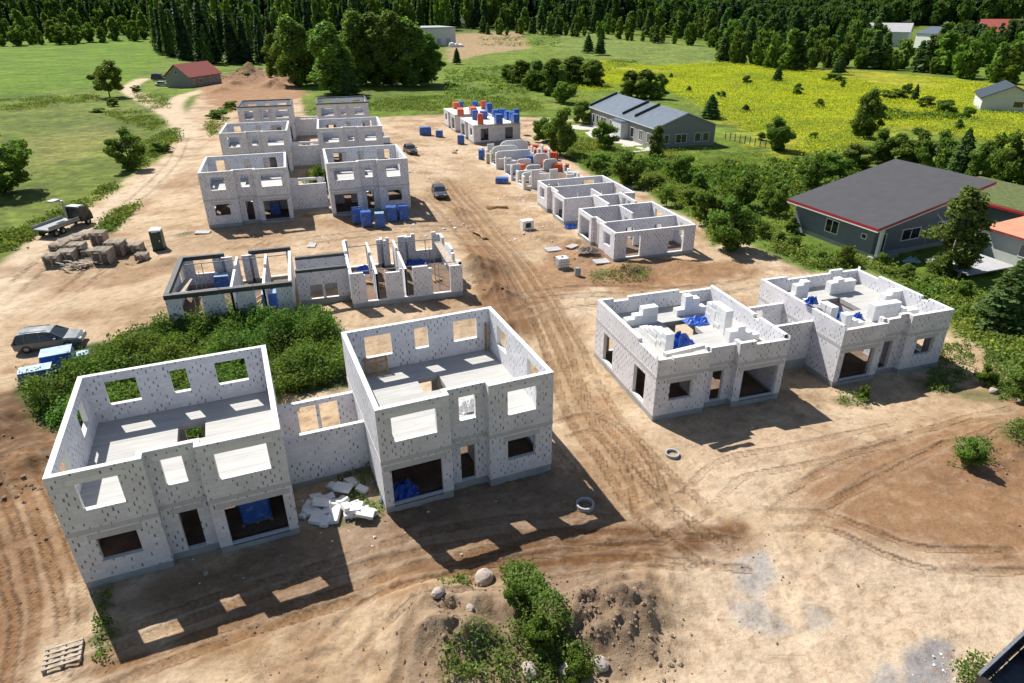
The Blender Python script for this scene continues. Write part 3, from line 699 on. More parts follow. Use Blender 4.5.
gp(272, 309, .3, 'bluefilm', 'blue pack with pale top behind the right opening of the black-beamed shell', size=(1.3, 1.1, 1.6), topmat='lightblue')
def slab_board(loc, sz, rz, ry, rx, label, mat='blockpiece', name='white_board', cat='board', group=None):
    mb = MB(); mb.box(-sz[0]/2, sz[0]/2, -sz[1]/2, sz[1]/2, 0, sz[2]); o = mb.build(name, mat, None, loc)
    o.rotation_euler = (rx, ry, rz); return setp(o, label, cat, group)
slab_board(PZ(684, 352, zc+1.27), (2.9, .35, .25), .42, 0, 0, 'upper long white block beam lying on the front parapet of the left parapet house')
slab_board(PZ(690, 357, zc+1.27), (2.4, .3, .2), .30, 0, 0, 'lower long white block beam lying on the front parapet of the left parapet house')
# pile of white blocks between the two nearest shells
pr = random.Random(5)
PILE = [(352, 485), (334, 489), (362, 492), (321, 503), (308, 508), (316, 500), (330, 500), (345, 502), (355, 507), (364, 512), (372, 517), (338, 511), (328, 514), (318, 517), (326, 524), (316, 523), (306, 517), (347, 514), (340, 505), (358, 515), (350, 517),
        (322, 509), (335, 519), (344, 494), (312, 513), (366, 519), (333, 506)]
for i, (px, py) in enumerate(PILE):
    p = P(px, py); top = p.z+(.32 if 17 <= i < 27 and i % 2 else .06)
    w_, d_ = pr.choice(((.62, .42), (.6, .3), (.9, .55), (.62, .4)))
    slab_board((p.x, p.y, top+.03), (w_, d_, .22), pr.uniform(0, 3.1), pr.uniform(-.3, .3), pr.uniform(-.25, .25), 'white block tossed on the rubble pile between the two nearest shells',
               'blockpiece', 'loose_block', 'block', 'loose white blocks in the pile')
for px, py in ((376, 512), (380, 520), (310, 530)): pass
tr_ = random.Random(44)
for px, py, lab in ((262, 300, 'timber lengths on the floor behind the middle opening of the black beamed shell'), (228, 283, 'timber lengths inside the left room of the black beamed shell'), (372, 287, 'timber lengths under the left steel props'), (432, 280, 'timber lengths under the right steel props'),
        (480, 236, 'timber lengths on the sand beside the dirt track heaps'), (455, 152, 'timber lengths before the flat-roofed houses'), (497, 208, 'timber lengths on the sand left of the roofless single storey pair')):
    mb = MB()
    for i in range(9): a_ = tr_.uniform(-.35, .35); mb.box(-1.4, 1.4, -.06+i*.02-.1, .06+i*.02-.1, .0+.02*i, .07+.02*i, rz=a_)
    p = P(px, py); setp(mb.build('timber_bundle', 'wood', None, (p.x, p.y, p.z+(.25 if py > 270 else .03)), tr_.uniform(0, 3)), lab, 'timber')
# pallets
def loose_pallet(loc, rz, rx, label, mat=None):
    o = bpy.data.objects.new('pallet', pal_mesh); C.objects.link(o); o.location = loc; o.rotation_euler = (rx, 0, rz); return setp(o, label, 'pallet')
p = P(64, 657); o = loose_pallet((p.x, p.y, p.z+.03), .42, 0, 'single wooden pallet lying on the ground at lower left'); o.scale = (1.15, 1.15, 1.2)
c_, s_ = math.cos(PAIRS['B'][2]), math.sin(PAIRS['B'][2])
def inB(u, v, z): u = W-u; x, y, t, z0 = PAIRS['B']; return (x+u*c_-v*s_, y+u*s_+v*c_, z+z0)
o = loose_pallet(inB(7.75, D-.52, 3.97), PAIRS['B'][2], 1.2, 'wooden pallet leaning on the rear wall upstairs in the foreground shell'); o.scale = (1.15, 1.15, 1)
slab_board(inB(.52, D-.35, 3.52), (.06, .35, 1.9), PAIRS['B'][2], 0, .05, 'brown board standing in the rear corner upstairs of the foreground shell', 'wood')
GS = 'wooden stacks beside the dirt road'
def wood_stack(px, py, w, d, h, rz, label, light=False):
    root = empty('pallet_stack', P(px, py), rz, label, 'pallets', GS); r = random.Random(int(px))
    n = max(2, int(h/.16))
    for k in range(n):
        o = child('pallet', pal_mesh, root, (r.uniform(-.04, .04), r.uniform(-.04, .04), k*.15), r.uniform(-.05, .05)); o.scale = (w/1.2, d/1.0, 1)
        o.data = pal_grey
    return root
pal_grey = pal_mesh.copy(); pal_grey.materials.clear(); pal_grey.materials.append(M['greywood'])
for o in C.objects:
    if o.get('label', '').startswith('single wooden pallet'): o.data = pal_grey
for px, py, w, d, h, rz, lab in ((55, 265, 1.5, 1.2, 1.3, .2, 'leftmost wooden stack of the group beside the dirt road'), (69, 261, 1.6, 1.3, 1.4, .2, 'wooden stack second from the left beside the dirt road'),
        (59, 250, 1.5, 1.0, .9, .2, 'low wooden stack nearest the flatbed truck'), (80, 255, 1.6, 1.2, 1.5, .2, 'wooden stack in the middle of the group with a plank top'),
        (71, 243, 2.2, 1.2, .7, .7, 'low spread of timber behind the middle stacks'), (85, 238, 2.2, 1.2, .7, .7, 'low spread of timber farthest back behind the stacks'),
        (101, 243, 1.5, 1.2, 1.5, .1, 'wooden stack standing farthest back near the grass'), (92, 256, 1.5, 1.2, .9, .1, 'low wooden stack right of the plank topped one'),
        (105, 262, 1.7, 1.4, 1.6, .1, 'foremost tall wooden stack of the group'), (118, 254, 1.8, 1.4, 1.6, .1, 'pale topped tall wooden stack right of the foremost one'),
        (135, 251, 1.8, 1.2, 1.0, .15, 'wooden stack at the right, toward the portable toilet'), (143, 260, 1.2, .9, .8, .1, 'smallest wooden stack nearest the portable toilet')):
    wood_stack(px, py, w, d, h, rz, lab)
mb = MB(); r_ = random.Random(9)
for i in range(46):
    a, b = r_.gauss(0, 1.3), r_.gauss(0, .5); mb.box(a-.6, a+.6, b-.06, b+.06, .03+.012*i, .06+.012*i, rz=r_.uniform(-.6, .9))
mb.box(-2.2, 2.2, -.08, .08, .0, .06); mb.box(-.08, .08, -1, 1, .0, .06)
setp(mb.build('plank_heap', 'greywood', None, P(82, 267), .1), 'loose heap of broken planks before the wooden stacks', 'planks')
# ------------------------------------------------------------------ finished houses around the site
def window(root, mk, u0, u1, z0, z1, frame='whitetrim', mull=1):
    """mk(u, n, z) maps facade metres to local points, n outward"""
    f = MB(); f.fn = lambda p: mk(*p)
    w = .09
    for a, b, c, d in ((u0, u1, z0, z0+w), (u0, u1, z1-w, z1), (u0, u0+w, z0+w, z1-w), (u1-w, u1, z0+w, z1-w)): f.box(a, b, -.05, .05, c, d)
    for i in range(mull): 
        c = u0+(u1-u0)*(i+1)/(mull+1); f.box(c-.04, c+.04, -.04, .04, z0+w, z1-w)
    o = f.build('window', frame, root)
    g = MB(); g.fn = lambda p: mk(*p); g.box(u0+.02, u1-.02, -.02, .015, z0+.02, z1-.02); g.build('pane', 'glass', o); return o
def facade(a, b):
    L = math.dist(a, b); ux, uy = (b[0]-a[0])/L, (b[1]-a[1])/L
    return lambda u, n, z: (a[0]+ux*u+uy*n, a[1]+uy*u-ux*n, z)
def gable_house(name, label, loc, rz, L, Wd, eave, ridge, wall, roof, over=.4, base=-1., trim=None):
    """local: x across (gable width Wd), y along the ridge L"""
    root = empty(name, loc, rz, label, 'house')
    mb = MB()
    pr = [(0, base), (Wd, base), (Wd, eave), (Wd/2, ridge), (0, eave)]
    A = [(x, 0, z) for x, z in pr]; B = [(x, L, z) for x, z in pr]
    mb.face(A); mb.face(B[::-1])
    for i in range(5):
        j = (i+1) % 5; mb.face([A[i], B[i], B[j], A[j]][::-1] if False else [A[j], A[i], B[i], B[j]])
    mb.build('wall', wall, root)
    s = (ridge-eave)/(Wd/2)
    for side in (0, 1):
        mb = MB(); 
        def q(x, y, z): return ((x if side == 0 else Wd-x), y, z)
        t = .16
        lo = [q(-over, -over, eave-s*over+.03), q(-over, L+over, eave-s*over+.03), q(Wd/2, L+over, ridge+.03), q(Wd/2, -over, ridge+.03)]
        hi = [(x, y, z+t) for x, y, z in lo]
        if side == 0: lo, hi = lo[::-1], hi[::-1]
        mb.face(hi); mb.face(lo[::-1])
        for i in range(4):
            j = (i+1) % 4; mb.face([lo[i], lo[j], hi[j], hi[i]], 1)
        mb.build('roof', [roof, trim or roof], root)
    return root
# grey house with the blue-grey metal roof
n1 = gable_house('grey_house', 'grey rendered bungalow with blue grey metal roof beyond the shrubs', (25.8, 123.3, 0), .30, 29, 12.4, 3.6, 5.9, 'render', 'metalroof', .35, trim='whitetrim')
mk = facade((0, 0), (12.4, 0))
for a, b, m in ((1.9, 3.0, 0), (4.3, 6.6, 1), (8.2, 9.5, 0), (9.9, 11.2, 0)): window(n1, mk, a, b, .8, 2.4, mull=m)
mk = facade((0, 29), (0, 0))
for a, b, m in ((1.5, 2.6, 0), (3.4, 4.6, 0), (5.6, 8.4, 1), (10.0, 11.4, 0), (16.5, 18.5, 1), (19.5, 21., 0), (23, 24.6, 1), (26.2, 27.4, 0)): window(n1, mk, a, b, .7, 2.5, mull=m)
for y, l in ((14.4, 5.6), (9.9, 5.2), (28.9, 6.2)):
    mb = MB(); s = (5.9-3.6)/6.2
    x0, x1 = 6.15-l, 6.1
    z0, z1 = 3.6+s*x0+.2, 3.6+s*x1+.2
    mb.loft([[(x0, y, z0), (x0, y+.3, z0), (x0, y+.3, z0+.45), (x0, y, z0+.45)], [(x1, y, z1), (x1, y+.3, z1), (x1, y+.3, z1+.45), (x1, y, z1+.45)]]); mb.build('fire_wall', 'darkroof', n1)
mb = MB(); mb.box(-1.6, -.02, 10.5, 14.6, -.5, 3.2); mb.build('porch', 'renderlight', n1)
mb = MB(); mb.box(-1.7, -.05, 10.4, 14.7, 3.2, 3.34); mb.build('porch_roof', 'metalroof', n1)
mb = MB(); mb.prism([(-7.5, -1.5), (-.03, -1.2), (-.03, 30), (-3.5, 34), (-9, 31), (-5, 20), (-6.5, 12)], -.3, .06); o = mb.build('paving', 'paving', None, (25.8, 123.3, 0), .30); setp(o, kind='structure')
# red roofed house by the dirt road
rh = gable_house('red_roof_house', 'small grey house with red tiled roof beside the dirt road at upper left', (-110.5, 229., hz(-110, 229)), -.62, 15, 9.2, 3.2, 6.6, 'render', 'redroof', .5)
rh.rotation_euler[2] = math.atan2(15.3, 4.6)-math.pi/2; 
mk = facade((9.2, 0), (9.2, 15))
for a, b in ((1.5, 2.4), (4.2, 5.8), (9.3, 10.6), (11.6, 12.9)): window(rh, mk, a, b, .9, 2.3)
mk = facade((0, 0), (9.2, 0)); window(rh, mk, 4.1, 5.1, 3.9, 5.0, mull=0)
mb = MB(); mb.box(9.21, 9.27, 2.7, 3.7, .05, 2.2); mb.build('door', 'wood', rh)
# dark mono-pitch house
mp = empty('mono_pitch_house', (36.76, 64.54, 0), 0.39, 'bungalow with wide black mono pitch roof and red edges', 'house')
LX, LY = 16.0, 12.6
lx0, ly0 = .9, .9
def roofz(x): return 3.3+(6.5-3.3)*x/LX
mb = MB()
pl = [(lx0, ly0), (LX-1.0, ly0), (LX-1.0, LY-.7), (lx0, LY-.7)]
Lw = [(x, y, -1.) for x, y in pl]; Uw = [(x, y, roofz(x)-.05) for x, y in pl]
mb.face(Lw[::-1]); mb.face(Uw)
for i in range(4):
    j = (i+1) % 4; mb.face([Lw[i], Lw[j], Uw[j], Uw[i]])
mb.build('wall', 'renderblue', mp)
mb = MB(); mb.box(lx0-.03, LX-.97, ly0-.03, LY-.67, -1, .45); mb.build('plinth', 'plinth', mp)
mb = MB()
a = [(0, 0, 3.3), (LX, 0, 6.5), (LX, LY, 6.5), (0, LY, 3.3)]; hi = [(x, y, z+.2) for x, y, z in a]; lo2 = [(x, y, z-.22) for x, y, z in a]
mb.face(hi, 0); mb.face(lo2[::-1], 2)
for i in range(4):
    j = (i+1) % 4; mid = [(x, y, z-.10) for x, y, z in a]
    mb.face([mid[i], mid[j], hi[j], hi[i]], 1); mb.face([lo2[i], lo2[j], mid[j], mid[i]], 2)
mb.build('roof', ['felt', 'redtrim', 'whitetrim'], mp)
mk = facade((lx0, LY-.7), (lx0, ly0)); window(mp, mk, 4.6, 6.4, 1.1, 2.6, mull=1); window(mp, mk, 9.4, 10.1, 1.7, 2.3, mull=0)
mk = facade((lx0, ly0), (LX-1, ly0)); window(mp, mk, 3.9, 6.6, 1.3, 2.6, mull=1); window(mp, mk, .9, 1.7, .4, 2.5, mull=0); window(mp, mk, 9, 11, 1.5, 2.8, mull=1)
mb = MB(); mb.box(lx0+.02, lx0+.35, ly0-.75, ly0-.45, -.8, 3.2); mb.build('porch_post', 'whitetrim', mp)
mb = MB(); mb.box(lx0-.5, lx0+3.2, ly0-.8, ly0-.04, -.8, .3); mb.build('porch', 'plinth', mp)
# low flat-roofed wing and the orange roofed outbuilding at the right edge
JA = mp.rotation_euler[2]
def jl(x, y): return (36.76+x*math.cos(JA)-y*math.sin(JA), 64.54+x*math.sin(JA)+y*math.cos(JA), 0)
e = empty('green_roof_wing', jl(19.4, 0), JA, 'low building with grass on its flat roof and red edge behind the leaning birch', 'building')
mb = MB(); mb.box(0, 11, -9, 11, -1, 3.2); mb.build('wall', 'renderblue', e)
mb = MB(); mb.box(-.4, 11.4, -9.4, 11.4, 3.203, 3.45); mb.build('roof_edge', 'redtrim', e)
mb = MB(); mb.box(-.1, 11.1, -9.1, 11.1, 3.454, 3.53); mb.build('grass_roof', plain('roof grass', (.10, .125, .035), .95, .4, 2., bs=.6), e)
e = empty('orange_roof_outbuilding', jl(12.6, -3.0), JA-.05, 'light outbuilding with orange ribbed roof and red edge at the right border', 'building')
mb = MB(); mb.box(0, 7, -14, 0, -1, 2.8); mb.build('wall', 'renderlight', e)
mb = MB(); z0, z1 = 2.85, 3.5
lo_ = [(-.6, -14.4, z0), (7.4, -14.4, z1), (7.4, .5, z1), (-.6, .5, z0)]; hi_ = [(x, y, z+.17) for x, y, z in lo_]
mb.face(hi_); mb.face(lo_[::-1], 1)
for i in range(4):
    j = (i+1) % 4; mb.face([lo_[i], lo_[j], hi_[j], hi_[i]], 1)
mb.build('roof', ['orangeroof', 'redtrim'], e)
mk = facade((0, 0), (0, -14)); window(e, mk, 3.4, 4.8, 1.0, 2.3, mull=1); window(e, mk, 8, 9.4, 1.0, 2.3, mull=1)
pb = P(968, 268)
mb = MB(); mb.box(-3.2, 3.2, -2.4, 2.4, .5, .62); 
for a, b in ((-3, -1.4), (3, -1.4), (-3, 1.4), (3, 1.4)): mb.box(a-.1, a+.1, b-.1, b+.1, -.3, .5)
setp(mb.build('timber_pile', 'planks', None, (pb.x, pb.y, pb.z), .35), 'low platform of grey boards between the green verge and the outbuilding', 'boards')
heap_sheet(P(911, 262), 1.8, .9, .5, 'lightblue', 'pale blue tarp in the shade beside the black roofed house', 41)
# houses farther away
dh = gable_house('dark_house', 'light house with dark gabled roof on the meadow at right', (111.5, 166, hz(112, 168)), .05, 13, 11, 3.2, 5.8, 'renderlight', 'darkroof', .5)
dh.rotation_euler[2] = -.45
mk = facade((0, 0), (10.5, 0)); window(dh, mk, 6.2, 8.3, 1.2, 2.6, mull=0)
wp = P(413, 47)
e = empty('warehouse', wp, .42, 'long grey flat warehouse before the far forest', 'warehouse')
mb = MB(); mb.box(0, 27, 0, 30, -2, 9.5); mb.build('wall', 'renderlight', e)
mb = MB(); mb.box(-.2, 27.2, -.2, 30.2, 9.503, 10.3); mb.build('roof', 'concrete', e)
for i in range(4):
    mb = MB(); mb.box(3+i*6, 5.5+i*6, -.06, -.01, 0, 4.2); mb.build('gate', 'plinth', e)
q_ = P(452, 47)
mb = MB()
for k in range(3): mb.lathe([(0, 2.6*(1-k*.2)), (1.5-k*.2, 2.2-k*.3), (1.9, 1.2), (1.9, 0.)], 12, 0, (k*2.4, k*.6))
setp(mb.build('white_bag_pile', 'white', None, q_), 'white covered mounds beside the warehouse', 'bags')
# ------------------------------------------------------------------ vehicles
def car(label, loc, rz, mat, L=4.7, Wd=1.84, Hh=1.5, wagon=True):
    root = empty('parked_car', loc, rz, label, 'car', 'parked cars')
    hw = Wd/2
    def sec(x, w, z0, z1, cr=.12):
        return [(x, -w+.06, z0), (x, w-.06, z0), (x, w, z0+.22), (x, w, z1-cr), (x, w-.14, z1), (x, -w+.14, z1), (x, -w, z1-cr), (x, -w, z0+.22)]
    S = [(0, .80, .42, .70), (.06, .92, .24, .84), (.5, 1., .2, .90), (1.2, 1., .2, .94), (2.4, 1., .2, .95), (3.2, 1., .2, .95), (3.75, .99, .2, .90), (4.35, .95, .22, .80), (4.62, .88, .26, .66), (4.7, .74, .36, .56)]
    k = L/4.7
    mb = MB(); mb.loft([sec((x-2.35)*k, hw*w, a, b) for x, w, a, b in S]); body = mb.build('body', mat, root, smooth=False); bevel(body, .05)
    rear = .12 if wagon else .75
    cab = [((rear-2.35)*k, .955, .82, .93), ((rear+.35-2.35)*k, .82, .80, Hh-.08), ((1.2-2.35)*k, .8, .8, Hh), ((2.2-2.35)*k, .8, .8, Hh-.02), ((2.75-2.35)*k, .8, .8, Hh-.12), ((3.55-2.35)*k, .84, .8, .92)]
    mb = MB(); sc = []
    for x, w, z0, z1 in cab:
        wt = hw*.74 if z1 > 1.1 else hw*.8
        sc.append([(x, -hw*.95, z0), (x, hw*.95, z0), (x, wt, z1), (x, -wt, z1)])
    mb.loft(sc); gl = mb.build('window_glass', 'glass', root); bevel(gl, .03)
    mb = MB(); rs = []
    for x, w, z0, z1 in cab[1:5]:
        wt = hw*.76; rs.append([(x, -wt-.02, z1-.05), (x, wt+.02, z1-.05), (x, wt-.03, z1+.035), (x, -wt+.03, z1+.035)])
    mb.loft(rs); bevel(mb.build('roof', mat, root), .02)
    for (xa, za), (xb, zb) in (((2.78, Hh-.11), (3.52, .93)), ((1.95, Hh-.04), (2.05, .93)), ((1.0, Hh-.04), (.95, .93)), ((rear+.33, Hh-.1), (rear+.02, .93))):
        for s in (-1, 1):
            mb = MB(); mb.tube(((xa-2.35)*k, s*hw*.75, za), ((xb-2.35)*k, s*hw*.93, zb), .045, n=6); mb.build('pillar', mat, root)
    for xw in (.92, 3.72):
        for s in (-1, 1):
            mb = MB(); prof = [(.2, -.11), (.31, -.11), (.335, -.08), (.335, .08), (.31, .11), (.2, .11)]
            mb.lathe(prof, 18); t = mb.build('wheel', 'tyre', root); t.location = ((xw-2.35)*k, s*(hw-.1), .335); t.rotation_euler = (math.pi/2, 0, 0)
            mb = MB(); mb.lathe([(0, .1), (.06, .105), (.2, .085), (.205, -.1), (0, -.1)], 14); mb.build('rim', 'rim', t)
    for s in (-1, 1):
        mb = MB(); mb.box((4.42-2.35)*k, (4.66-2.35)*k, s*hw*.62-.18, s*hw*.62+.18, .58, .70); mb.build('headlight', 'lamp', root)
        mb = MB(); mb.box((.0-2.35)*k-.01, (.1-2.35)*k, s*hw*.74-.1, s*hw*.74+.1, .66, .88); mb.build('tail_light', 'taillamp', root)
        mb = MB(); mb.box((2.95-2.35)*k, (3.1-2.35)*k, s*hw+(.02 if s > 0 else -.2), s*hw+(.2 if s > 0 else -.02), .9, 1.05); mb.build('mirror', mat, root)
        if wagon: mb = MB(); mb.tube(((.7-2.35)*k, s*hw*.62, Hh+.06), ((2.5-2.35)*k, s*hw*.62, Hh+.05), .022, n=5); mb.build('roof_rail', 'steel', root)
    mb = MB(); mb.box((4.6-2.35)*k, (4.69-2.35)*k, -.4, .4, .36, .52); mb.build('grille', 'blackp', root)
    return root
pc = (P(14, 351)+P(76, 344))/2; a_, b_ = P(16, 353), P(74, 346)
car('silver grey estate car parked on the sand beside blue packs', ((a_+b_)/2)+Vector((.2, .6, 0)), math.atan2(b_.y-a_.y, b_.x-a_.x), 'silver', 4.75, 1.85, 1.55)
car('dark blue car parked on the sandy track with a door side in shade', P(439.5, 196), -1.35, 'darkblue', 4.4, 1.8, 1.45, False)
car('black car parked by the right middle cluster house', P(410.5, 153), -1.2, 'blackcar', 4.2, 1.78, 1.45, False)
car('pale blue car on the forecourt left of the red roofed house', P(163, 86), .15, 'palecar', 4.4, 1.8, 1.45, False)
# dark van on that forecourt
e = car('tall black van on the forecourt behind the pale blue car', P(160, 80), .1, 'blackcar', 5.4, 2.0, 2.1); e['category'] = 'van'
# flatbed recovery truck
a_, b_ = P(43, 239), P(82, 224)
t = empty('flatbed_truck', a_, math.atan2(b_.y-a_.y, b_.x-a_.x), 'dark flatbed truck with a small loading crane parked at the edge of the dirt road', 'truck')
mb = MB(); mb.box(0, 4.6, -1.15, 1.15, .95, 1.08); mb.build('load_bed', 'plinth', t)
for s in (-1, 1):
    mb = MB(); mb.box(0.05, 4.5, s*1.15-.03, s*1.15+.03, 1.083, 1.4); mb.build('bed_side', 'render' if s < 0 else 'plinth', t)
mb = MB(); mb.box(.2, 6.6, -.45, .45, .6, .9); mb.build('chassis', 'blackp', t)
mb = MB(); mb.loft([[(x, -w, z0), (x, w, z0), (x, w*.93, z1), (x, -w*.93, z1)] for x, w, z0, z1 in ((4.85, 1.05, .7, 2.25), (5.0, 1.07, .6, 2.35), (6.1, 1.07, .55, 2.3), (6.6, 1.05, .55, 1.5), (6.75, 1.0, .6, 1.35))]); bevel(mb.build('cab', 'blackcar', t), .06)
mb = MB(); mb.face([(6.14, -.9, 2.2), (6.14, .9, 2.2), (6.62, .95, 1.52), (6.62, -.95, 1.52)][::-1]); mb.face([(6.17, -.9, 2.2), (6.17, .9, 2.2), (6.65, .95, 1.52), (6.65, -.95, 1.52)]); mb.build('windscreen', 'glass', t)
mb = MB(); mb.box(4.95, 5.9, -.8, .8, 2.36, 2.42); mb.build('roof_panel', 'renderlight', t)
for x in (1.0, 2.0, 5.8):
    for s in (-1, 1):
        mb = MB(); mb.lathe([(.2, -.13), (.38, -.13), (.42, -.1), (.42, .1), (.38, .13), (.2, .13)], 16); w = mb.build('wheel', 'tyre', t); w.location = (x, s*.95, .42); w.rotation_euler = (math.pi/2, 0, 0)
        mb = MB(); mb.lathe([(0, .08), (.2, .1), (.2, -.1), (0, -.1)], 12); mb.build('rim', 'rim', w)
mb = MB(); mb.tube((4.7, .7, .9), (4.7, .7, 3.1), .12); mb.tube((4.7, .7, 3.1), (3.9, 1.5, 3.2), .1); mb.box(3.5, 4.6, .9, 1.7, 3.2, 3.35); mb.build('loading_crane', 'steel', t)
# portable toilet
t = empty('portable_toilet', P(160, 249), .25, 'dark green portable toilet with white roof standing alone on the sand', 'toilet')
mb = MB(); mb.box(-.55, .55, -.58, .58, .12, 2.1); mb.build('cabin', 'darkgreen', t)
mb = MB(); mb.loft([[(-.6, -.62, 2.1), (.6, -.62, 2.1), (.6, .62, 2.1), (-.6, .62, 2.1)], [(-.55, -.57, 2.2), (.55, -.57, 2.2), (.55, .57, 2.2), (-.55, .57, 2.2)], [(-.3, -.4, 2.32), (.3, -.4, 2.32), (.3, .4, 2.32), (-.3, .4, 2.32)]]); mb.build('roof', 'white', t)
mb = MB(); mb.box(-.42, .42, -.62, -.585, .2, 2.0); d_ = mb.build('door', 'darkgreen', t)
mb = MB(); mb.box(.26, .34, -.66, -.625, 1.0, 1.15); mb.build('handle', 'white', d_)
mb = MB(); mb.box(-.3, .3, -.61, -.582, 2.02, 2.09); mb.build('vent', 'white', t)
mb = MB(); mb.box(-.6, .6, -.62, .62, 0, .118); mb.build('skid', 'blackp', t)
# water container, drum, white cabinet, well rings
t = empty('water_container', P(562, 268), .3, 'white cubic water container in a steel cage on the sand', 'tank')
mb = MB(); mb.box(-.55, .55, -.5, .5, .2, 1.15); bevel(mb.build('tank', 'white', t), .06, 3)
mb = MB(); mb.box(-.6, .6, -.52, .52, .02, .14); mb.build('pallet', 'greywood', t)
mb = MB()
for z in (.2, .5, .8, 1.12):
    for a, b in (((-.58, -.53), (.58, -.53)), ((.58, -.53), (.58, .53)), ((.58, .53), (-.58, .53)), ((-.58, .53), (-.58, -.53))): mb.tube((*a, z), (*b, z), .016, n=5)
for i in range(5):
    x = -.58+i*.29
    for y in (-.53, .53): mb.tube((x, y, .14), (x, y, 1.17), .014, n=5)
    for x2 in (-.58, .58): mb.tube((x2, -.53+i*.265, .14), (x2, -.53+i*.265, 1.17), .014, n=5)
mb.build('cage', 'steel', t)
mb = MB(); mb.lathe([(0, .08), (.12, .08), (.14, .02), (.14, 0), (0, 0)], 12); mb.build('lid', 'blackp', t, (0, 0, 1.15))
t = empty('steel_drum', P(577.5, 276), .3, 'grey steel drum beside the white water container', 'drum')
mb = MB(); mb.lathe([(.0, .02), (.3, .0), (.3, .3), (.315, .31), (.3, .32), (.3, .6), (.315, .61), (.3, .62), (.3, .9), (.28, .9), (.28, .87), (0, .87)], 18); mb.build('barrel', 'plinth', t)
mb = MB(); mb.lathe([(0, .90), (.06, .90), (.06, .86)], 10, 0, (.15, 0)); mb.build('bung', 'blackp', t)
t = empty('white_cabinet', P(527, 229), .4, 'white open box with dark hollow on the sand by the roofless shells', 'box')
mb = MB(); mb.wall((-.7, -.4), (.7, -.4), .1, 0, 1.1, [(.35, 1.05, .25, .85)]); mb.box(-.7, .7, -.298, .5, 0, 1.1); mb.build('case', 'white', t)
mb = MB(); mb.box(-.34, .34, -.33, -.302, .26, .84); mb.build('hollow', 'blackp', t)  # black plate standing in for the shade inside the box
def well(px, py, r, h, label):
    t = empty('well_ring', P(px, py), 0, label, 'well ring', 'concrete well rings'); mb = MB()
    mb.lathe([(r*.8, -.6), (r*.8, h), (r, h), (r, -.3)], 26); mb.build('ring', 'concrete', t)
    mb = MB(); mb.lathe([(0, h-.28), (r*.79, h-.28)], 20); mb.build('shaft_shade', 'blackp', t); return t  # black disc standing in for the shade down inside the ring
well(585, 506, .5, .2, 'concrete well ring in the shadow edge of the foreground shell')
well(672, 455, .42, .18, 'concrete well ring sunk in the sand before the left parapet house')
for px, py, w, d, rz, lab in ((553, 250, 1.7, 1.1, .4, 'grey panel lying flat by the white water container'), (572, 247, 1.5, .8, .9, 'tan panel lying on the heap by the water container'), (601, 262, 1.6, 1.2, .3, 'pale pallet lying at the corner of the nearer roofless shell'),
        (203, 233, 1.6, .9, .1, 'white panel on the sand below the front left cluster house'), (312, 246, .8, 1.2, .1, 'pale boards lying behind the black beamed shell')):
    p = P(px, py); slab_board((p.x, p.y, p.z+.03), (w, d, .12), rz, .03, .05, lab, 'planks', 'panel', 'panel')
# skip container at the lower right corner
a_, b_ = PZ(981, 676, 1.2), PZ(1024, 636, 1.2)
t = empty('skip_container', (a_.x, a_.y, 0), math.atan2(b_.y-a_.y, b_.x-a_.x), 'dark blue open skip container cut by the lower right corner', 'container')
mb = MB(); mb.wall((0, 0), (4.2, 0), .06, .1, 1.2); mb.wall((4.2, -2), (0, -2), .06, .1, 1.2); mb.wall((0, -1.94), (0, 0), .06, .1, 1.2) if False else None
mb.wall((.06, -1.94), (.06, -.0), .06, .1, 1.2, cap0=False, cap1=False); mb.wall((4.2, 0), (4.2, -1.94), .06, .1, 1.2, cap0=False, cap1=False)
mb.box(.0, 4.2, -1.9, -.03, .02, .098); mb.build('shell', ['darkblue', 'darkblue'], t)
for i in range(5):
    mb = MB(); mb.box(.3+i*.85, .42+i*.85, .065, .16, .1, 1.15); mb.build('rib', 'blackp', t)
mb = MB(); mb.box(-.05, 4.25, .0, .12, 1.203, 1.3); mb.build('rim_rail', 'steel', t)
# boulders
def boulder(px, py, r, label, seed, mat='rock'):
    g = np.random.default_rng(seed); mb = MB(); nu, nv = 14, 8; pts = []
    for j in range(nv+1):
        ph = math.pi*j/nv; row = []
        for i in range(nu):
            th = 2*math.pi*i/nu; d = np.array([math.sin(ph)*math.cos(th), math.sin(ph)*math.sin(th), math.cos(ph)])
            k = 1+.28*float(fbm(np.array([d[0]*1.6+seed]), np.array([d[1]*1.6+d[2]*1.3]), seed, 3)[0]); row.append(d*r*k*np.array([1.15, .9, .75]))
        pts.append(row)
    for j in range(nv):
        for i in range(nu):
            k = (i+1) % nu; q = [pts[j+1][i], pts[j+1][k], pts[j][k], pts[j][i]]
            if j == 0: q = q[:3]
            elif j == nv-1: q = [q[0]]+q[2:]
            mb.face(q)
    p = P(px, py); o = mb.build('boulder', mat, None, (p.x, p.y, p.z+r*.3), seed); return setp(o, label, 'boulder', 'boulders on the foreground heap')
boulder(484, 580, .46, 'large pale boulder beside the tyre tracks, left of the foreground bush', 1)
boulder(529, 672, .36, 'rounded boulder in the grass below the foreground bush', 2)
boulder(568, 672, .36, 'pinkish boulder at the bottom edge under the foreground bush', 3)
boulder(438, 594, .28, 'dark clod boulder on the left side of the foreground heap', 4)
boulder(470, 609, .2, 'small stone on top of the foreground heap', 5)
boulder(600, 665, .35, 'grey boulder right of the foreground bush', 6)
boulder(993, 392, .3, 'grey stone at the grass edge right of the far right parapet house', 7)
boulder(206, 574, .13, 'small stone in the shade of the nearest shell', 8)
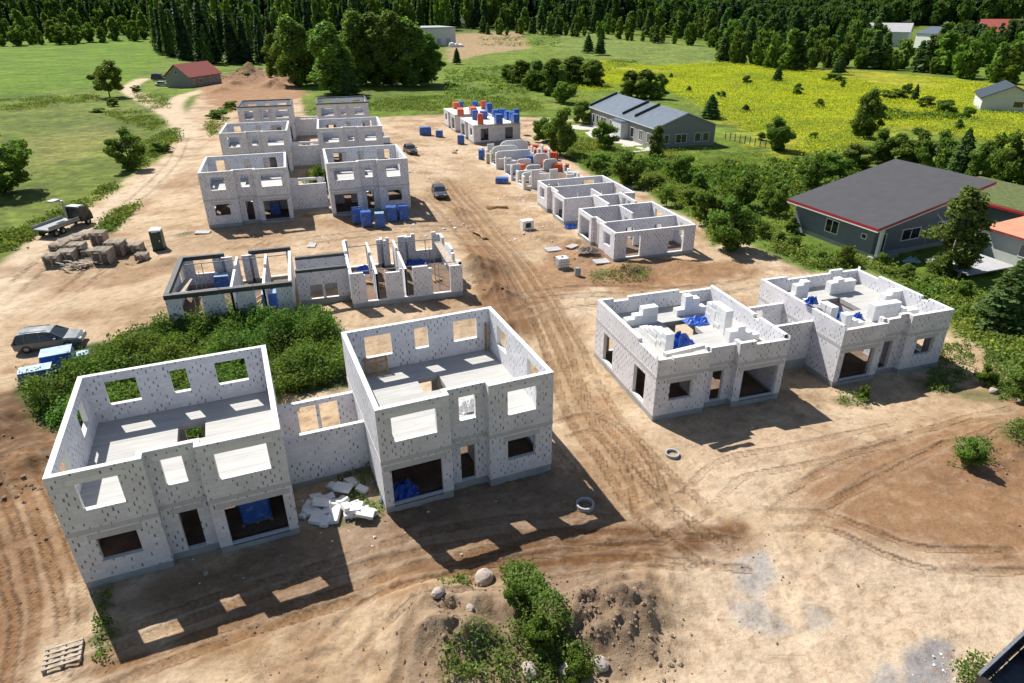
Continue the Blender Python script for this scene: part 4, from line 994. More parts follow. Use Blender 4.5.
# fence right of the grey house
A0, B0 = P(725, 140), P(765, 148)
t = empty('wire_fence', A0, math.atan2(B0.y-A0.y, B0.x-A0.x), 'thin wire fence running right from the grey bungalow', 'fence'); n = 9; L = (B0-A0).length
for i in range(n):
    mb = MB(); mb.box(L*i/(n-1)-.05, L*i/(n-1)+.05, -.05, .05, -.4, 1.5); mb.build('post', 'blackp', t)
mb = MB()
for z in (.3, .7, 1.1, 1.45): mb.tube((0, 0, z), (L, 0, z), .012, n=4)
mb.build('wire', 'blackp', t)
# ------------------------------------------------------------------ ground sheet
def axis(segs, far, g):
    out = [segs[0][0]]
    for a, b, s in segs:
        n = max(1, round((b-a)/s)); out += [a+(b-a)*(i+1)/n for i in range(n)]
    s = segs[-1][2]
    while out[-1] < far: s *= g; out.append(out[-1]+s)
    return out
xp = axis([(0, 32, .16), (32, 75, .35), (75, 125, .8)], 2400, 1.06); xs = np.array([-v for v in xp[:0:-1]]+xp)
ys = np.array([-200, -120, -70, -40, -20, -8, 0, 4, 7, 9]+axis([(10, 46, .15), (46, 100, .3), (100, 165, .5), (165, 275, .8)], 3000, 1.035))
X, Y = np.meshgrid(xs, ys); X = X.ravel(); Y = Y.ravel()
def poly_w(px): return np.array([gnd0(a, b) for a, b in px])
WX = 1.0*fbm(X*.35, Y*.35, 3, 4); WN = fbm(X*.9, Y*.9, 8, 4); FINE = fbm(X*2.2, Y*2.2, 21, 3); BIG = fbm(X*.06, Y*.06, 31, 4)
def inside(p, x, y):
    c = np.zeros(len(x), bool); n = len(p)
    for i in range(n):
        (x0, y0), (x1, y1) = p[i], p[(i+1) % n]
        if y0 == y1: continue
        k = (y0 > y) != (y1 > y)
        c ^= k & (x < (x1-x0)*(y-y0)/(y1-y0)+x0)
    return c
def segd(p, x, y, closed):
    d = np.full(len(x), 1e9); S = np.zeros(len(x)); acc = 0.; sd = np.zeros(len(x))
    n = len(p)
    for i in range(n if closed else n-1):
        a, b = p[i], p[(i+1) % n]; v = b-a; L = math.hypot(*v)
        if L < 1e-6: continue
        t = np.clip(((x-a[0])*v[0]+(y-a[1])*v[1])/L**2, 0, 1)
        dd = np.hypot(x-a[0]-t*v[0], y-a[1]-t*v[1]); m = dd < d
        d[m] = dd[m]; S[m] = acc+t[m]*L
        side = ((x-a[0])*v[1]-(y-a[1])*v[0])/L; sd[m] = np.sign(side[m])*dd[m]; acc += L
    return d, S, sd
def pm(px, soft=.8, warp=1.2, world=False):
    p = np.array(px, float) if world else poly_w(px); out = np.zeros(len(X)); pad = soft*2+warp*2
    m = (X > p[:, 0].min()-pad) & (X < p[:, 0].max()+pad) & (Y > p[:, 1].min()-pad) & (Y < p[:, 1].max()+pad)
    if not m.any(): return out
    x, y = X[m], Y[m]; d, _, _ = segd(p, x, y, True); s = np.where(inside(p, x, y), d, -d)
    out[m] = sstep(-soft, soft, s+warp*(WX[m]+.5*WN[m])); return out
def smooth_line(p, k=6):
    p = np.array(p, float); q = []
    for i in range(len(p)-1):
        p0, p1, p2, p3 = p[max(i-1, 0)], p[i], p[i+1], p[min(i+2, len(p)-1)]
        for t in np.linspace(0, 1, k, endpoint=False):
            q.append(.5*((2*p1)+(-p0+p2)*t+(2*p0-5*p1+4*p2-p3)*t*t+(-p0+3*p1-3*p2+p3)*t**3))
    q.append(p[-1]); return np.array(q)
def lm(px, w, soft, warp=.4):
    p = smooth_line(poly_w(px)); out = np.zeros(len(X)); pad = w+soft*2+warp*2
    m = (X > p[:, 0].min()-pad) & (X < p[:, 0].max()+pad) & (Y > p[:, 1].min()-pad) & (Y < p[:, 1].max()+pad)
    d, S, sd = segd(p, X[m], Y[m], False); out[m] = 1-sstep(w-soft, w+soft, d+warp*(WX[m]+.5*WN[m])); return out
SAND, PALE, BROWN, DARK, GRAV = (.45, .332, .215), (.56, .45, .325), (.205, .112, .052), (.12, .07, .04), (.33, .32, .31)
GRASS, LUSH, DRY, GOLD, FOREST = (.125, .180, .022), (.070, .118, .018), (.20, .19, .06), (.28, .28, .02), (.03, .05, .02)
COL = np.tile(np.array(GRASS), (len(X), 1)); GR = np.ones(len(X))
def lay(m, c, grass=None):
    global COL, GR
    m = np.clip(m, 0, 1)[:, None]; COL = COL*(1-m)+np.array(c)*m
    if grass is not None: GR = GR*(1-m[:, 0])+grass*m[:, 0]
# meadows
lay(.55*sstep(-.1, .5, BIG), LUSH); lay(.4*sstep(0., .6, fbm(X*.15, Y*.15, 77, 4)), DRY)
lay(pm([(-200, 110), (0, 108), (100, 97), (165, 112), (180, 130), (165, 150), (120, 185), (30, 230), (-100, 250)], 1.5, 2)*.75, (.125, .155, .030))
lay(pm([(20, 140), (100, 120), (130, 130), (90, 160), (30, 170)], 3, 4)*.5, DRY)
lay(pm([(-300, 48), (0, 47), (150, 40), (165, 60), (130, 82), (0, 96), (-300, 100)], 3, 2)*.8, (.105, .185, .012))
lay(pm([(530, 38), (600, 37), (700, 44), (735, 62), (700, 72), (640, 62), (560, 52)], 4, 3)*.8, (.15, .20, .045))
gold = pm([(600, 60), (650, 66), (730, 62), (860, 70), (1000, 84), (1100, 92), (1150, 150), (1024, 145), (900, 128), (840, 150), (780, 158), (735, 128), (700, 100), (640, 80), (600, 85), (560, 78)], 4, 8)
gold = gold*sstep(-.55, .05, fbm(X*.05, Y*.09, 51, 4)+.25)
lay(gold*.95, GOLD)
lay(pm([(445, 38), (520, 36), (530, 48), (480, 55), (450, 62)], 3, 4)*.8, (.36, .24, .15), 0)
# forest floor
lay(sstep(520, 640, np.hypot(X*.6, Y)), FOREST)
# the bare building site
SITE = [(-500, 900), (-500, 430), (-160, 330), (0, 266), (45, 232), (100, 200), (148, 168), (170, 152), (178, 135), (186, 112), (205, 88), (240, 76), (285, 76), (300, 96), (305, 116), (360, 118), (440, 115), (545, 118), (552, 124), (545, 132),
        (552, 150), (580, 168), (598, 178), (640, 186), (662, 205), (704, 224), (712, 246), (742, 240), (790, 262), (812, 272), (862, 270), (948, 312), (956, 335), (985, 345), (1015, 372), (1060, 380), (1300, 520), (1500, 900)]
site = pm(SITE, .9, 1.1); lay(site, SAND, 0)
road = np.maximum(lm([(-60, 330), (0, 292), (60, 245), (120, 205), (160, 178), (182, 152), (186, 130), (172, 115), (148, 102), (131, 92), (131, 86), (143, 79)], 2.3, .7), lm([(186, 132), (174, 112), (180, 98), (205, 90), (240, 82), (262, 74)], 2.4, .9))
lay(pm([(138, 98), (150, 92), (168, 90), (179, 97), (172, 110), (182, 126), (170, 116), (150, 106)], 1.2, 1.2), GRASS, 1)
road = np.maximum(road, lm([(-80, 345), (0, 296), (60, 246), (110, 212)], 3.6, .9)); lay(road, (.52, .41, .285), 0)
lay(lm([(552, 121), (590, 121), (640, 128)], 1.5, .8), SAND, 0)
V1 = fbm(X*.22, Y*.3, 91, 5); V2 = fbm(X*.7, Y*.7, 92, 5)
lay(site*.55*sstep(.0, .45, V1), PALE); lay(site*.55*sstep(.0, .5, -V1+.4*V2), BROWN)
SOIL = []
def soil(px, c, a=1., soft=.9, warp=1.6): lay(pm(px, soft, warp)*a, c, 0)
soil([(-60, 380), (30, 395), (60, 440), (45, 500), (80, 560), (60, 640), (20, 700), (-100, 700)], (.20, .10, .045), .9)
soil([(-60, 400), (15, 395), (46, 432), (44, 480), (-60, 520)], DARK, .8)
soil([(10, 470), (45, 480), (75, 560), (85, 620), (60, 640), (30, 560)], (.26, .15, .075), .8)
soil([(90, 660), (200, 625), (330, 590), (420, 560), (540, 535), (660, 520), (750, 535), (740, 560), (600, 565), (470, 585), (380, 605), (250, 640), (150, 690)], (.22, .12, .055), .9)
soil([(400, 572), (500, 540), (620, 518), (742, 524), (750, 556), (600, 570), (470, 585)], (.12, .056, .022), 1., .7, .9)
soil([(770, 480), (830, 455), (900, 425), (1000, 405), (1100, 420), (1150, 520), (1050, 565), (985, 575), (930, 550), (860, 540), (800, 520)], (.245, .135, .068), .92, 2.2, 2.2)
soil([(900, 440), (1000, 425), (1060, 470), (1000, 500), (920, 480)], (.21, .12, .065), .45, 1.5, 2)
soil([(440, 180), (475, 190), (520, 250), (560, 300), (590, 370), (640, 440), (700, 510), (620, 520), (560, 440), (530, 340), (480, 260), (430, 200)], (.27, .165, .085), .85, 1.2, 1.8)
soil([(462, 248), (492, 243), (522, 288), (535, 335), (500, 335), (470, 290)], (.22, .12, .06), .95)
soil([(560, 240), (620, 255), (730, 262), (760, 270), (700, 290), (600, 288), (545, 300), (520, 290)], (.26, .145, .075), .85)
soil([(196, 84), (215, 76), (290, 73), (306, 96), (250, 112), (208, 104)], (.29, .165, .09), .95, 2, 3)
soil([(225, 74), (265, 72), (262, 84), (230, 86)], (.16, .09, .05), .6, 2, 2)
soil([(560, 430), (600, 400), (640, 430), (650, 440), (655, 520), (600, 500)], (.32, .19, .10), .7)
soil([(390, 610), (470, 590), (560, 575), (640, 575), (668, 620), (650, 660), (560, 700), (390, 700)], (.26, .185, .12), .85, .6, .8)
soil([(500, 575), (620, 570), (660, 650), (560, 690), (500, 640)], (.19, .13, .09), .4, .6, .9)
soil([(90, 610), (180, 580), (260, 545), (420, 500), (550, 470), (600, 480), (620, 515), (420, 560), (200, 625)], (.19, .125, .08), .75)  # brown earth, its colour also deepened for the foreground shells' cast shadow
soil([(680, 560), (780, 545), (900, 560), (1040, 590), (1040, 720), (650, 720), (700, 640)], (.56, .44, .315), .7, 1.4, 1.5)
soil([(660, 430), (800, 425), (800, 480), (770, 520), (700, 500)], (.53, .41, .285), .7)
soil([(660, 395), (700, 425), (830, 420), (990, 380), (1000, 400), (850, 440), (720, 470), (660, 450)], (.36, .25, .16), .5)
soil([(470, 160), (500, 180), (530, 215), (545, 250), (500, 250), (470, 200), (450, 170)], (.36, .24, .14), .6)
soil([(200, 232), (300, 222), (420, 212), (470, 225), (440, 245), (300, 250), (180, 262), (150, 255)], (.33, .22, .135), .55)
soil([(600, 300), (660, 285), (760, 275), (800, 270), (760, 262), (700, 262), (620, 285)], (.25, .14, .07), .6)
for px, c, a in (([(735, 560), (765, 553), (780, 575), (755, 598), (735, 590)], GRAV, .8), ([(730, 598), (760, 600), (800, 630), (770, 640), (735, 625)], GRAV, .7), ([(800, 600), (830, 603), (838, 628), (805, 635)], GRAV, .55),
            ([(905, 655), (925, 640), (950, 645), (955, 690), (900, 690)], (.24, .235, .24), .9), ([(880, 660), (900, 668), (900, 690), (870, 690)], (.30, .30, .31), .7)): soil(px, c, a, .35, .45)
lay(pm([(98, 230), (118, 212), (138, 203), (132, 218), (112, 236)], .5, .6), (.09, .13, .025), 1)
thick = pm([(15, 388), (60, 352), (130, 335), (240, 316), (330, 324), (352, 352), (352, 388), (300, 400), (262, 392), (70, 440), (30, 425)], .5, .6); lay(thick, (.05, .07, .02), 1)
band = pm([(548, 134), (600, 140), (640, 168), (720, 205), (800, 246), (900, 272), (980, 295), (1060, 330), (1060, 385), (1010, 372), (985, 348), (955, 332), (945, 308), (862, 268), (812, 270), (790, 262), (742, 240), (712, 246), (704, 224), (662, 205), (640, 186), (598, 178), (578, 165), (556, 150)], .8, .8)
lay(band*.8, (.10, .16, .032), 1)
for px, py, r in ((345, 512, 1.2), (376, 508, .8), (100, 600, .5), (105, 640, .6), (640, 275, 1.2), (600, 275, 1.0), (850, 395, 1.0), (545, 178, 1.4), (320, 200, 2.), (965, 455, 1.2), (1015, 440, 1.2), (990, 395, 1.5), (935, 380, 1.6), (225, 222, 1.0), (310, 222, 1.), (455, 590, .5), (490, 650, .8), (185, 240, 1.)):
    g = gnd0(px, py); d = np.hypot(X-g[0], Y-g[1]); lay(.65*(1-sstep(r*.4, r*1.4, d+.9*r*WN)), (.085, .105, .03), 1)
# wheel tracks: colour, depth and tread
Z = hfun(X, Y); TS = np.zeros(len(X)); TM = np.zeros(len(X)); TD = np.zeros(len(X))
def track(px, gauge=1.9, w=.28, depth=.07, dark=.45, tread=1., col=BROWN):
    global Z
    p = smooth_line(poly_w(px)); pad = gauge+1.5
    m = (X > p[:, 0].min()-pad) & (X < p[:, 0].max()+pad) & (Y > p[:, 1].min()-pad) & (Y < p[:, 1].max()+pad)
    idx = np.where(m)[0]; d, S, sd = segd(p, X[idx], Y[idx], False)
    a = np.abs(np.abs(sd+.12*WX[idx])-gauge/2); tot = S.max(); a = np.where((d > gauge) | (S < .02) | (S > tot-.02), 9, a); depth = depth*.5; dark = dark*.75
    rut = 1-sstep(w*.7, w*1.15, a); berm = np.exp(-((a-w*1.5)/.14)**2)
    Z[idx] += (-depth*rut+depth*.6*berm)*np.clip(.7+1.2*WN[idx], .1, 1.3)
    mm = np.zeros(len(X)); mm[idx] = rut*dark*(.6+.5*WN[idx]); lay(mm, col)
    mm[idx] = berm*.12; lay(mm, PALE)
    k = idx[rut > .3]; TS[k] = S[rut > .3]; TM[k] = rut[rut > .3]*tread; TD[k] = a[rut > .3]
track([(60, 690), (180, 640), (300, 600), (420, 568), (540, 548), (660, 548), (750, 556)], depth=.1, dark=.6)
track([(90, 660), (220, 612), (330, 580), (440, 545), (560, 528), (640, 528), (700, 500)], depth=.06)
track([(330, 655), (375, 615), (450, 592), (560, 566), (680, 556)], 1.8, .2, .12, .5)
track([(375, 690), (390, 640), (398, 612)], 1.6, .22, .12, .5)
track([(440, 180), (500, 250), (545, 320), (575, 400), (610, 450), (650, 505), (720, 560)], depth=.07)
track([(455, 190), (520, 265), (560, 330), (600, 410), (640, 460), (700, 520)], depth=.05, dark=.35)
track([(430, 200), (470, 240), (525, 330), (555, 420), (590, 470)], depth=.06, dark=.4)
track([(560, 430), (600, 425), (640, 470), (655, 520)], 1.7, .25, .08, .5)
track([(780, 530), (850, 470), (930, 440), (1024, 425)], depth=.05, dark=.3)
track([(800, 500), (880, 462), (960, 430), (1024, 415)], depth=.04, dark=.3)
track([(770, 520), (820, 522), (870, 540), (930, 560), (1024, 560)], 1.4, .25, .12, .55)
track([(15, 470), (45, 540), (60, 600), (50, 690)], 1.8, .25, .08, .4)
track([(5, 500), (25, 560), (40, 620), (30, 690)], 1.8, .25, .06, .35)
track([(500, 300), (600, 290), (700, 292), (760, 280)], 1.9, .3, .08, .5)
track([(520, 320), (560, 305), (640, 300), (740, 305)], 1.9, .25, .05, .4)
track([(300, 248), (360, 240), (440, 232), (480, 230)], 1.9, .3, .06, .4)
track([(60, 300), (120, 255), (200, 240)], 1.9, .25, .05, .25)
track([(0, 300), (60, 250), (120, 210), (165, 175), (184, 140)], 1.8, .25, .05, .3)
track([(700, 500), (730, 470), (800, 455), (900, 430)], 1.8, .25, .05, .3)
track([(690, 600), (780, 640), (900, 600), (1020, 600)], 2., .3, .012, .14, .25)
track([(700, 690), (800, 650), (900, 610), (1024, 570)], 2., .3, .012, .14, .25)
# small roughness
bare = 1-GR; near = 1-sstep(60, 160, Y)
ridg = np.abs(fbm(X*1.1, Y*1.1, 61, 4)); clod = np.maximum(0, fbm(X*3.2, Y*3.2, 62, 3)-.12)
rough = np.clip(.35+.8*sstep(-.1, .4, V1*-1+.3*V2), .2, 1.2)
HM = np.zeros(len(X))
for hx, hy, hh, hr, hl in HEAPS: HM = np.maximum(HM, np.exp(-1.2*((X-hx)**2+(Y-hy)**2)/hr**2)*min(1, hh)*hl*1.6)
Z = Z + HM*(.15*fbm(X*2.6, Y*2.6, 141, 4)+.12*np.maximum(0, fbm(X*4.5, Y*4.5, 142, 2)))
Z = Z + bare*near*rough*(.08*FINE+.06*WN-.07*ridg+.22*clod) + bare*.10*V1*near + GR*(.10*WN+.05*FINE)*near + GR*.35*fbm(X*.12, Y*.12, 71, 3)*sstep(30, 120, Y)
for k in ('A', 'B', 'C', 'D', 'E1', 'E2'):   # keep the earth below the ground-floor levels
    x, y, t, z = PAIRS[k]; c, s = math.cos(t), math.sin(t)
    u = (X-x)*c+(Y-y)*s; v = -(X-x)*s+(Y-y)*c
    m = (u > .1) & (u < W-.1) & (v > .2) & (v < D-.1); Z[m] = np.minimum(Z[m], z+.12)
lay(bare*.35*sstep(.1, .4, clod*2), BROWN); lay(bare*.16*sstep(.1, .5, FINE), PALE)
COL *= 1+GR[:, None]*(.34*fbm(X*.55, Y*.55, 111, 4)+.30*fbm(X*.10, Y*.16, 112, 4)+.16*fbm(X*1.8, Y*.9, 113, 3))[:, None]*np.array([1.15, 1., .8])
COL *= (1+.16*fbm(X*1.3, Y*1.3, 101, 4)+.10*fbm(X*.3, Y*.3, 102, 3))[:, None]
COL = np.clip(COL, .004, .85)
nx, ny = len(xs), len(ys)
me = bpy.data.meshes.new('ground'); me.vertices.add(nx*ny); me.vertices.foreach_set('co', np.stack([X, Y, Z], 1).astype(np.float32).ravel())
ii = (np.arange(ny-1)[:, None]*nx+np.arange(nx-1)[None, :]).ravel(); quads = np.stack([ii, ii+1, ii+nx+1, ii+nx], 1).astype(np.int32)
me.loops.add(quads.size); me.loops.foreach_set('vertex_index', quads.ravel()); me.polygons.add(len(quads))
me.polygons.foreach_set('loop_start', np.arange(0, quads.size, 4, dtype=np.int32)); me.update(calc_edges=True)
me.polygons.foreach_set('use_smooth', np.ones(len(quads), bool))
def fattr(me, name, arr): a = me.attributes.new(name, 'FLOAT', 'POINT'); a.data.foreach_set('value', arr.astype(np.float32))
def cattr(me, name, arr): a = me.attributes.new(name, 'FLOAT_COLOR', 'POINT'); a.data.foreach_set('color', np.concatenate([arr, np.ones((len(arr), 1))], 1).astype(np.float32).ravel())
cattr(me, 'Col', COL); fattr(me, 'grass', GR); fattr(me, 'ts', TS); fattr(me, 'tm', TM); fattr(me, 'td', TD)
gm, nt, b = nmat('ground earth and grass')
def att(n): a = nt.nodes.new('ShaderNodeAttribute'); a.attribute_name = n; return a
pos = geo(nt); ca = att('Col'); ga = att('grass'); ts = att('ts'); tm = att('tm'); td = att('td')
n1_ = noise(nt, pos, 5., 8, .68); n2_ = noise(nt, pos, 26., 5, .7); n3_ = noise(nt, pos, .9, 5, .6)
vo = nt.nodes.new('ShaderNodeTexVoronoi'); vo.inputs['Scale'].default_value = 7.; nt.links.new(pos, vo.inputs['Vector'])
f1 = math_(nt, 'ADD', math_(nt, 'MULTIPLY', n1_.outputs[0], .55), math_(nt, 'ADD', math_(nt, 'MULTIPLY', n2_.outputs[0], .3), math_(nt, 'MULTIPLY', n3_.outputs[0], .3)))
mul = ramp(nt, f1, [(.36, .62), (.58, 1.0), (.78, 1.28)])
c1 = mixc(nt, 1., ca.outputs['Color'], mul, 'MULTIPLY')
g1_ = noise(nt, pos, .55, 9, .78); g2_ = noise(nt, pos, .13, 6, .7)
gmul = math_(nt, 'MULTIPLY', ramp(nt, g1_.outputs[0], [(.34, .55), (.5, .95), (.68, 1.45)]), ramp(nt, g2_.outputs[0], [(.35, .8), (.65, 1.2)]))
c1 = mixc(nt, ga.outputs['Fac'], c1, mixc(nt, 1., c1, gmul, 'MULTIPLY'))
stone = math_(nt, 'LESS_THAN', vo.outputs['Distance'], math_(nt, 'MULTIPLY', math_(nt, 'SUBTRACT', n3_.outputs[0], .40), .42))
c1 = mixc(nt, math_(nt, 'MULTIPLY', math_(nt, 'MULTIPLY', stone, .45), math_(nt, 'SUBTRACT', 1., ga.outputs['Fac'])), c1, (.40, .33, .26))
tw = math_(nt, 'LESS_THAN', math_(nt, 'FRACT', math_(nt, 'ADD', math_(nt, 'MULTIPLY', ts.outputs['Fac'], 3.6), math_(nt, 'MULTIPLY', td.outputs['Fac'], 2.))), .45)
tread = math_(nt, 'MULTIPLY', math_(nt, 'MULTIPLY', tw, tm.outputs['Fac']), ramp(nt, n3_.outputs[0], [(.38, 0.), (.55, 1.)]))
c1 = mixc(nt, math_(nt, 'MULTIPLY', tread, .26), c1, mixc(nt, 1., c1, (.5, .46, .42), 'MULTIPLY'))
nt.links.new(c1, b.inputs['Base Color']); b.inputs['Roughness'].default_value = .96; b.inputs['Specular IOR Level'].default_value = .15
hh = math_(nt, 'ADD', math_(nt, 'ADD', math_(nt, 'MULTIPLY', n1_.outputs[0], .7), math_(nt, 'MULTIPLY', n2_.outputs[0], .25)), math_(nt, 'SUBTRACT', math_(nt, 'MULTIPLY', stone, .06), math_(nt, 'MULTIPLY', tread, .22)))
bump(nt, b, hh, .75, .16)
me.materials.append(gm); go = bpy.data.objects.new('ground', me); C.objects.link(go); setp(go, 'sandy building site ground running out into meadows and hills', 'ground', kind='structure')
# ------------------------------------------------------------------ foliage
def leaves_mesh(name, pts, size, nrm, cols, mats=('leaf',), aspect=1.35, droop=0., seed=0):
    """one quad per point: pts (n,3), size (n,), nrm (n,3) mean normal, cols (n,3)"""
    g = np.random.default_rng(seed); n = len(pts)
    nr = nrm+g.normal(0, .65, (n, 3)); nr /= np.linalg.norm(nr, axis=1)[:, None]+1e-9
    t = np.cross(nr, g.normal(0, 1, (n, 3))); t /= np.linalg.norm(t, axis=1)[:, None]+1e-9
    if droop: t[:, 2] -= droop; t -= nr*np.sum(t*nr, 1)[:, None]; t /= np.linalg.norm(t, axis=1)[:, None]+1e-9
    s = np.cross(nr, t); sz = size[:, None]
    q = np.stack([pts-t*sz*aspect*.5-s*sz*.16, pts+s*sz*.5*g.uniform(.7, 1.1, (n, 1)), pts+t*sz*aspect*.5, pts-s*sz*.5*g.uniform(.7, 1.1, (n, 1))], 1)
    q = q+nr[:, None, :]*g.uniform(-.12, .12, (n, 4, 1))*sz[:, None]
    me = bpy.data.meshes.new(name); me.vertices.add(4*n); me.vertices.foreach_set('co', q.astype(np.float32).ravel())
    me.loops.add(4*n); me.loops.foreach_set('vertex_index', np.arange(4*n, dtype=np.int32)); me.polygons.add(n)
    me.polygons.foreach_set('loop_start', np.arange(0, 4*n, 4, dtype=np.int32)); me.update(calc_edges=True)
    cattr(me, 'Col', np.repeat(np.clip(cols, .003, .8), 4, axis=0))
    for m in mats: me.materials.append(M[m])
    return me
def unit(v): return v/(np.linalg.norm(v, axis=1)[:, None]+1e-9)
KCOL = dict(broad=(.118, .180, .034), birch=(.140, .210, .040), spruce=(.054, .090, .042), pine=(.095, .155, .048), shrub=(.130, .195, .038), light=(.14, .20, .04), thin=(.125, .165, .045))
def crown_points(kind, n, g):
    """points of a crown of unit height and unit width, base at 0; returns pts, normals"""
    if kind in ('broad', 'light', 'shrub'):
        k = dict(broad=34, light=26, thin=22, shrub=22)[kind]; c = []
        for i in range(k):
            z = g.uniform(.08 if kind == 'broad' else .24, .88) if kind != 'shrub' else g.uniform(.12, .8); f = (z-.25)/.75 if kind != 'shrub' else z
            rad = .37*math.sqrt(max(.08, 1-(2*f-.72)**2*.75)); a = g.uniform(0, 6.28); r = rad*math.sqrt(g.uniform(.05, 1.0))
            c.append((r*math.cos(a), r*math.sin(a), z, g.uniform(.08, .17)))
        c = np.array(c); idx = g.integers(0, k, n); d = unit(g.normal(0, 1, (n, 3))); d[:, 2] = d[:, 2]*.8+.12
        rr = c[idx, 3]*g.uniform(.45, 1.05, n)
        p = c[idx, :3]+d*rr[:, None]*np.array([1, 1, .85]); p[:, 2] = np.clip(p[:, 2], .02, 1)
        return p, unit(d*.7+unit(p-np.array([0, 0, .5]))*.5)
    if kind in ('birch', 'thin'):
        k = 48; c = []
        for i in range(k):
            z = .07+.88*(i+g.uniform(0, 1))/k; rad = .44*math.sin(math.pi*min(1, (z*.92+.08))**.85)**.8+.03; a = g.uniform(0, 6.28); r = rad*g.uniform(.2, .85)
            c.append((r*math.cos(a), r*math.sin(a), z, g.uniform(.09, .17)))
        c = np.array(c); idx = g.integers(0, k, n); d = unit(g.normal(0, 1, (n, 3)))
        p = c[idx, :3]+d*(c[idx, 3]*g.uniform(.4, 1.05, n))[:, None]*np.array([1, 1, .62]); p[:, 2] -= .25*np.hypot(p[:, 0], p[:, 1])**2
        return p, unit(d*.6+unit(p-np.array([0, 0, .5]))*.6)
    # conifers
    z = 1-np.sqrt(g.random(n))*(.93 if kind == 'spruce' else .9); z = np.clip(z, .05, 1)
    L = 15 if kind == 'spruce' else 9
    ph = z*L; fr = ph-np.floor(ph)
    prof = (1-z)**(.85 if kind == 'spruce' else .62)*.5
    a = g.uniform(0, 6.28, n); br = np.floor(a/6.28*9+np.floor(ph)*2.7)
    lump = .72+.5*_h(br, np.floor(ph), 5)
    r = prof*lump*(1.05-.45*fr)*np.sqrt(g.uniform(.12, 1, n))
    p = np.stack([r*np.cos(a), r*np.sin(a), z-.10*r], 1)
    return p, unit(np.stack([np.cos(a)*.6, np.sin(a)*.6, np.full(n, .75)], 1))
ASP = dict(broad=.85, light=.85, thin=.5, birch=.5, spruce=.27, pine=.5, shrub=1.1)
def crown_mesh(kind, n, seed, leaf):
    g = np.random.default_rng(seed); p, nr = crown_points(kind, n, g)
    base = np.array(KCOL[kind]); lum = np.exp(g.normal(0, .22, n))*(1+.35*fbm(p[:, 0]*5+seed, p[:, 2]*6, seed, 3))
    col = base[None, :]*lum[:, None]; col[:, 0] *= 1+g.normal(0, .10, n)
    p[:, :2] *= ASP[kind]
    return leaves_mesh(kind+'_crown', p, leaf*g.uniform(.65, 1.35, n), nr, col, droop=.6 if kind == 'birch' else 0., seed=seed)
def trunk_mesh(kind, seed, branches=True):
    r = random.Random(seed); mb = MB()
    tall = dict(broad=.75, light=.75, thin=.85, birch=.96, spruce=.98, pine=.95, shrub=.5)[kind]
    pts = [(0, 0, -.04)]; x = y = 0
    for i in range(1, 6): x += r.uniform(-.014, .014); y += r.uniform(-.014, .014); pts.append((x, y, tall*i/5))
    rad = lambda f: (.022 if kind not in ('birch', 'thin') else .015)*(1-f*.85)+.002
    for i in range(5): mb.tube(pts[i], pts[i+1], rad(i/5), rad((i+1)/5), 7, caps=False)
    if branches:
        for i in range(9):
            f = r.uniform(.25, .85); k = min(4, int(f*5)); a = Vector(pts[k]).lerp(Vector(pts[k+1]), f*5-k); an = r.uniform(0, 6.28); l = r.uniform(.16, .34)*(1.1-f*.5)
            mb.tube(a, a+Vector((math.cos(an)*l, math.sin(an)*l, l*r.uniform(.15, .8))), .008, .002, 5, caps=False)
    o = mb.build('trunk', 'birchbark' if kind in ('birch', 'thin') else 'bark'); me = o.data; bpy.data.objects.remove(o); return me
PROTO = {}
for kind, n, leaf, nv in (('broad', 10000, .036, 2), ('birch', 12000, .024, 3), ('pine', 8000, .032, 2), ('shrub', 7000, .05, 3), ('spruce', 6000, .03, 1), ('light', 8000, .036, 1), ('thin', 10000, .024, 1)):
    PROTO[kind] = [(crown_mesh(kind, n, 100+i*7+len(kind), leaf), trunk_mesh(kind, i)) for i in range(nv)]
TN = dict(broad='broadleaf_tree', birch='birch_tree', pine='pine_tree', shrub='shrub', spruce='spruce_tree', light='broadleaf_tree', thin='birch_tree')
TC = dict(shrub='shrub')
def tree(px, py, top, wpx, kind, label, group=None, var=None):
    b_ = P(px, py); h = max(.6, top_at(b_, top)); w = wpx/pxm(b_)
    cm, tm_ = PROTO[kind][R.randrange(len(PROTO[kind])) if var is None else var]
    root = empty(TN[kind], (b_.x, b_.y, b_.z-.05), R.uniform(0, 6.28), label, TC.get(kind, 'tree'), group)
    k = 1.12 if kind in ('broad', 'light', 'thin', 'birch') else 1.05
    c = child('crown', cm, root); c.scale = (w*k/ASP[kind], w*k/ASP[kind], h)
    t = child('trunk', tm_, root); t.scale = (h*.9, h*.9, h)
    return root
GT = 'trees and shrubs around the site'
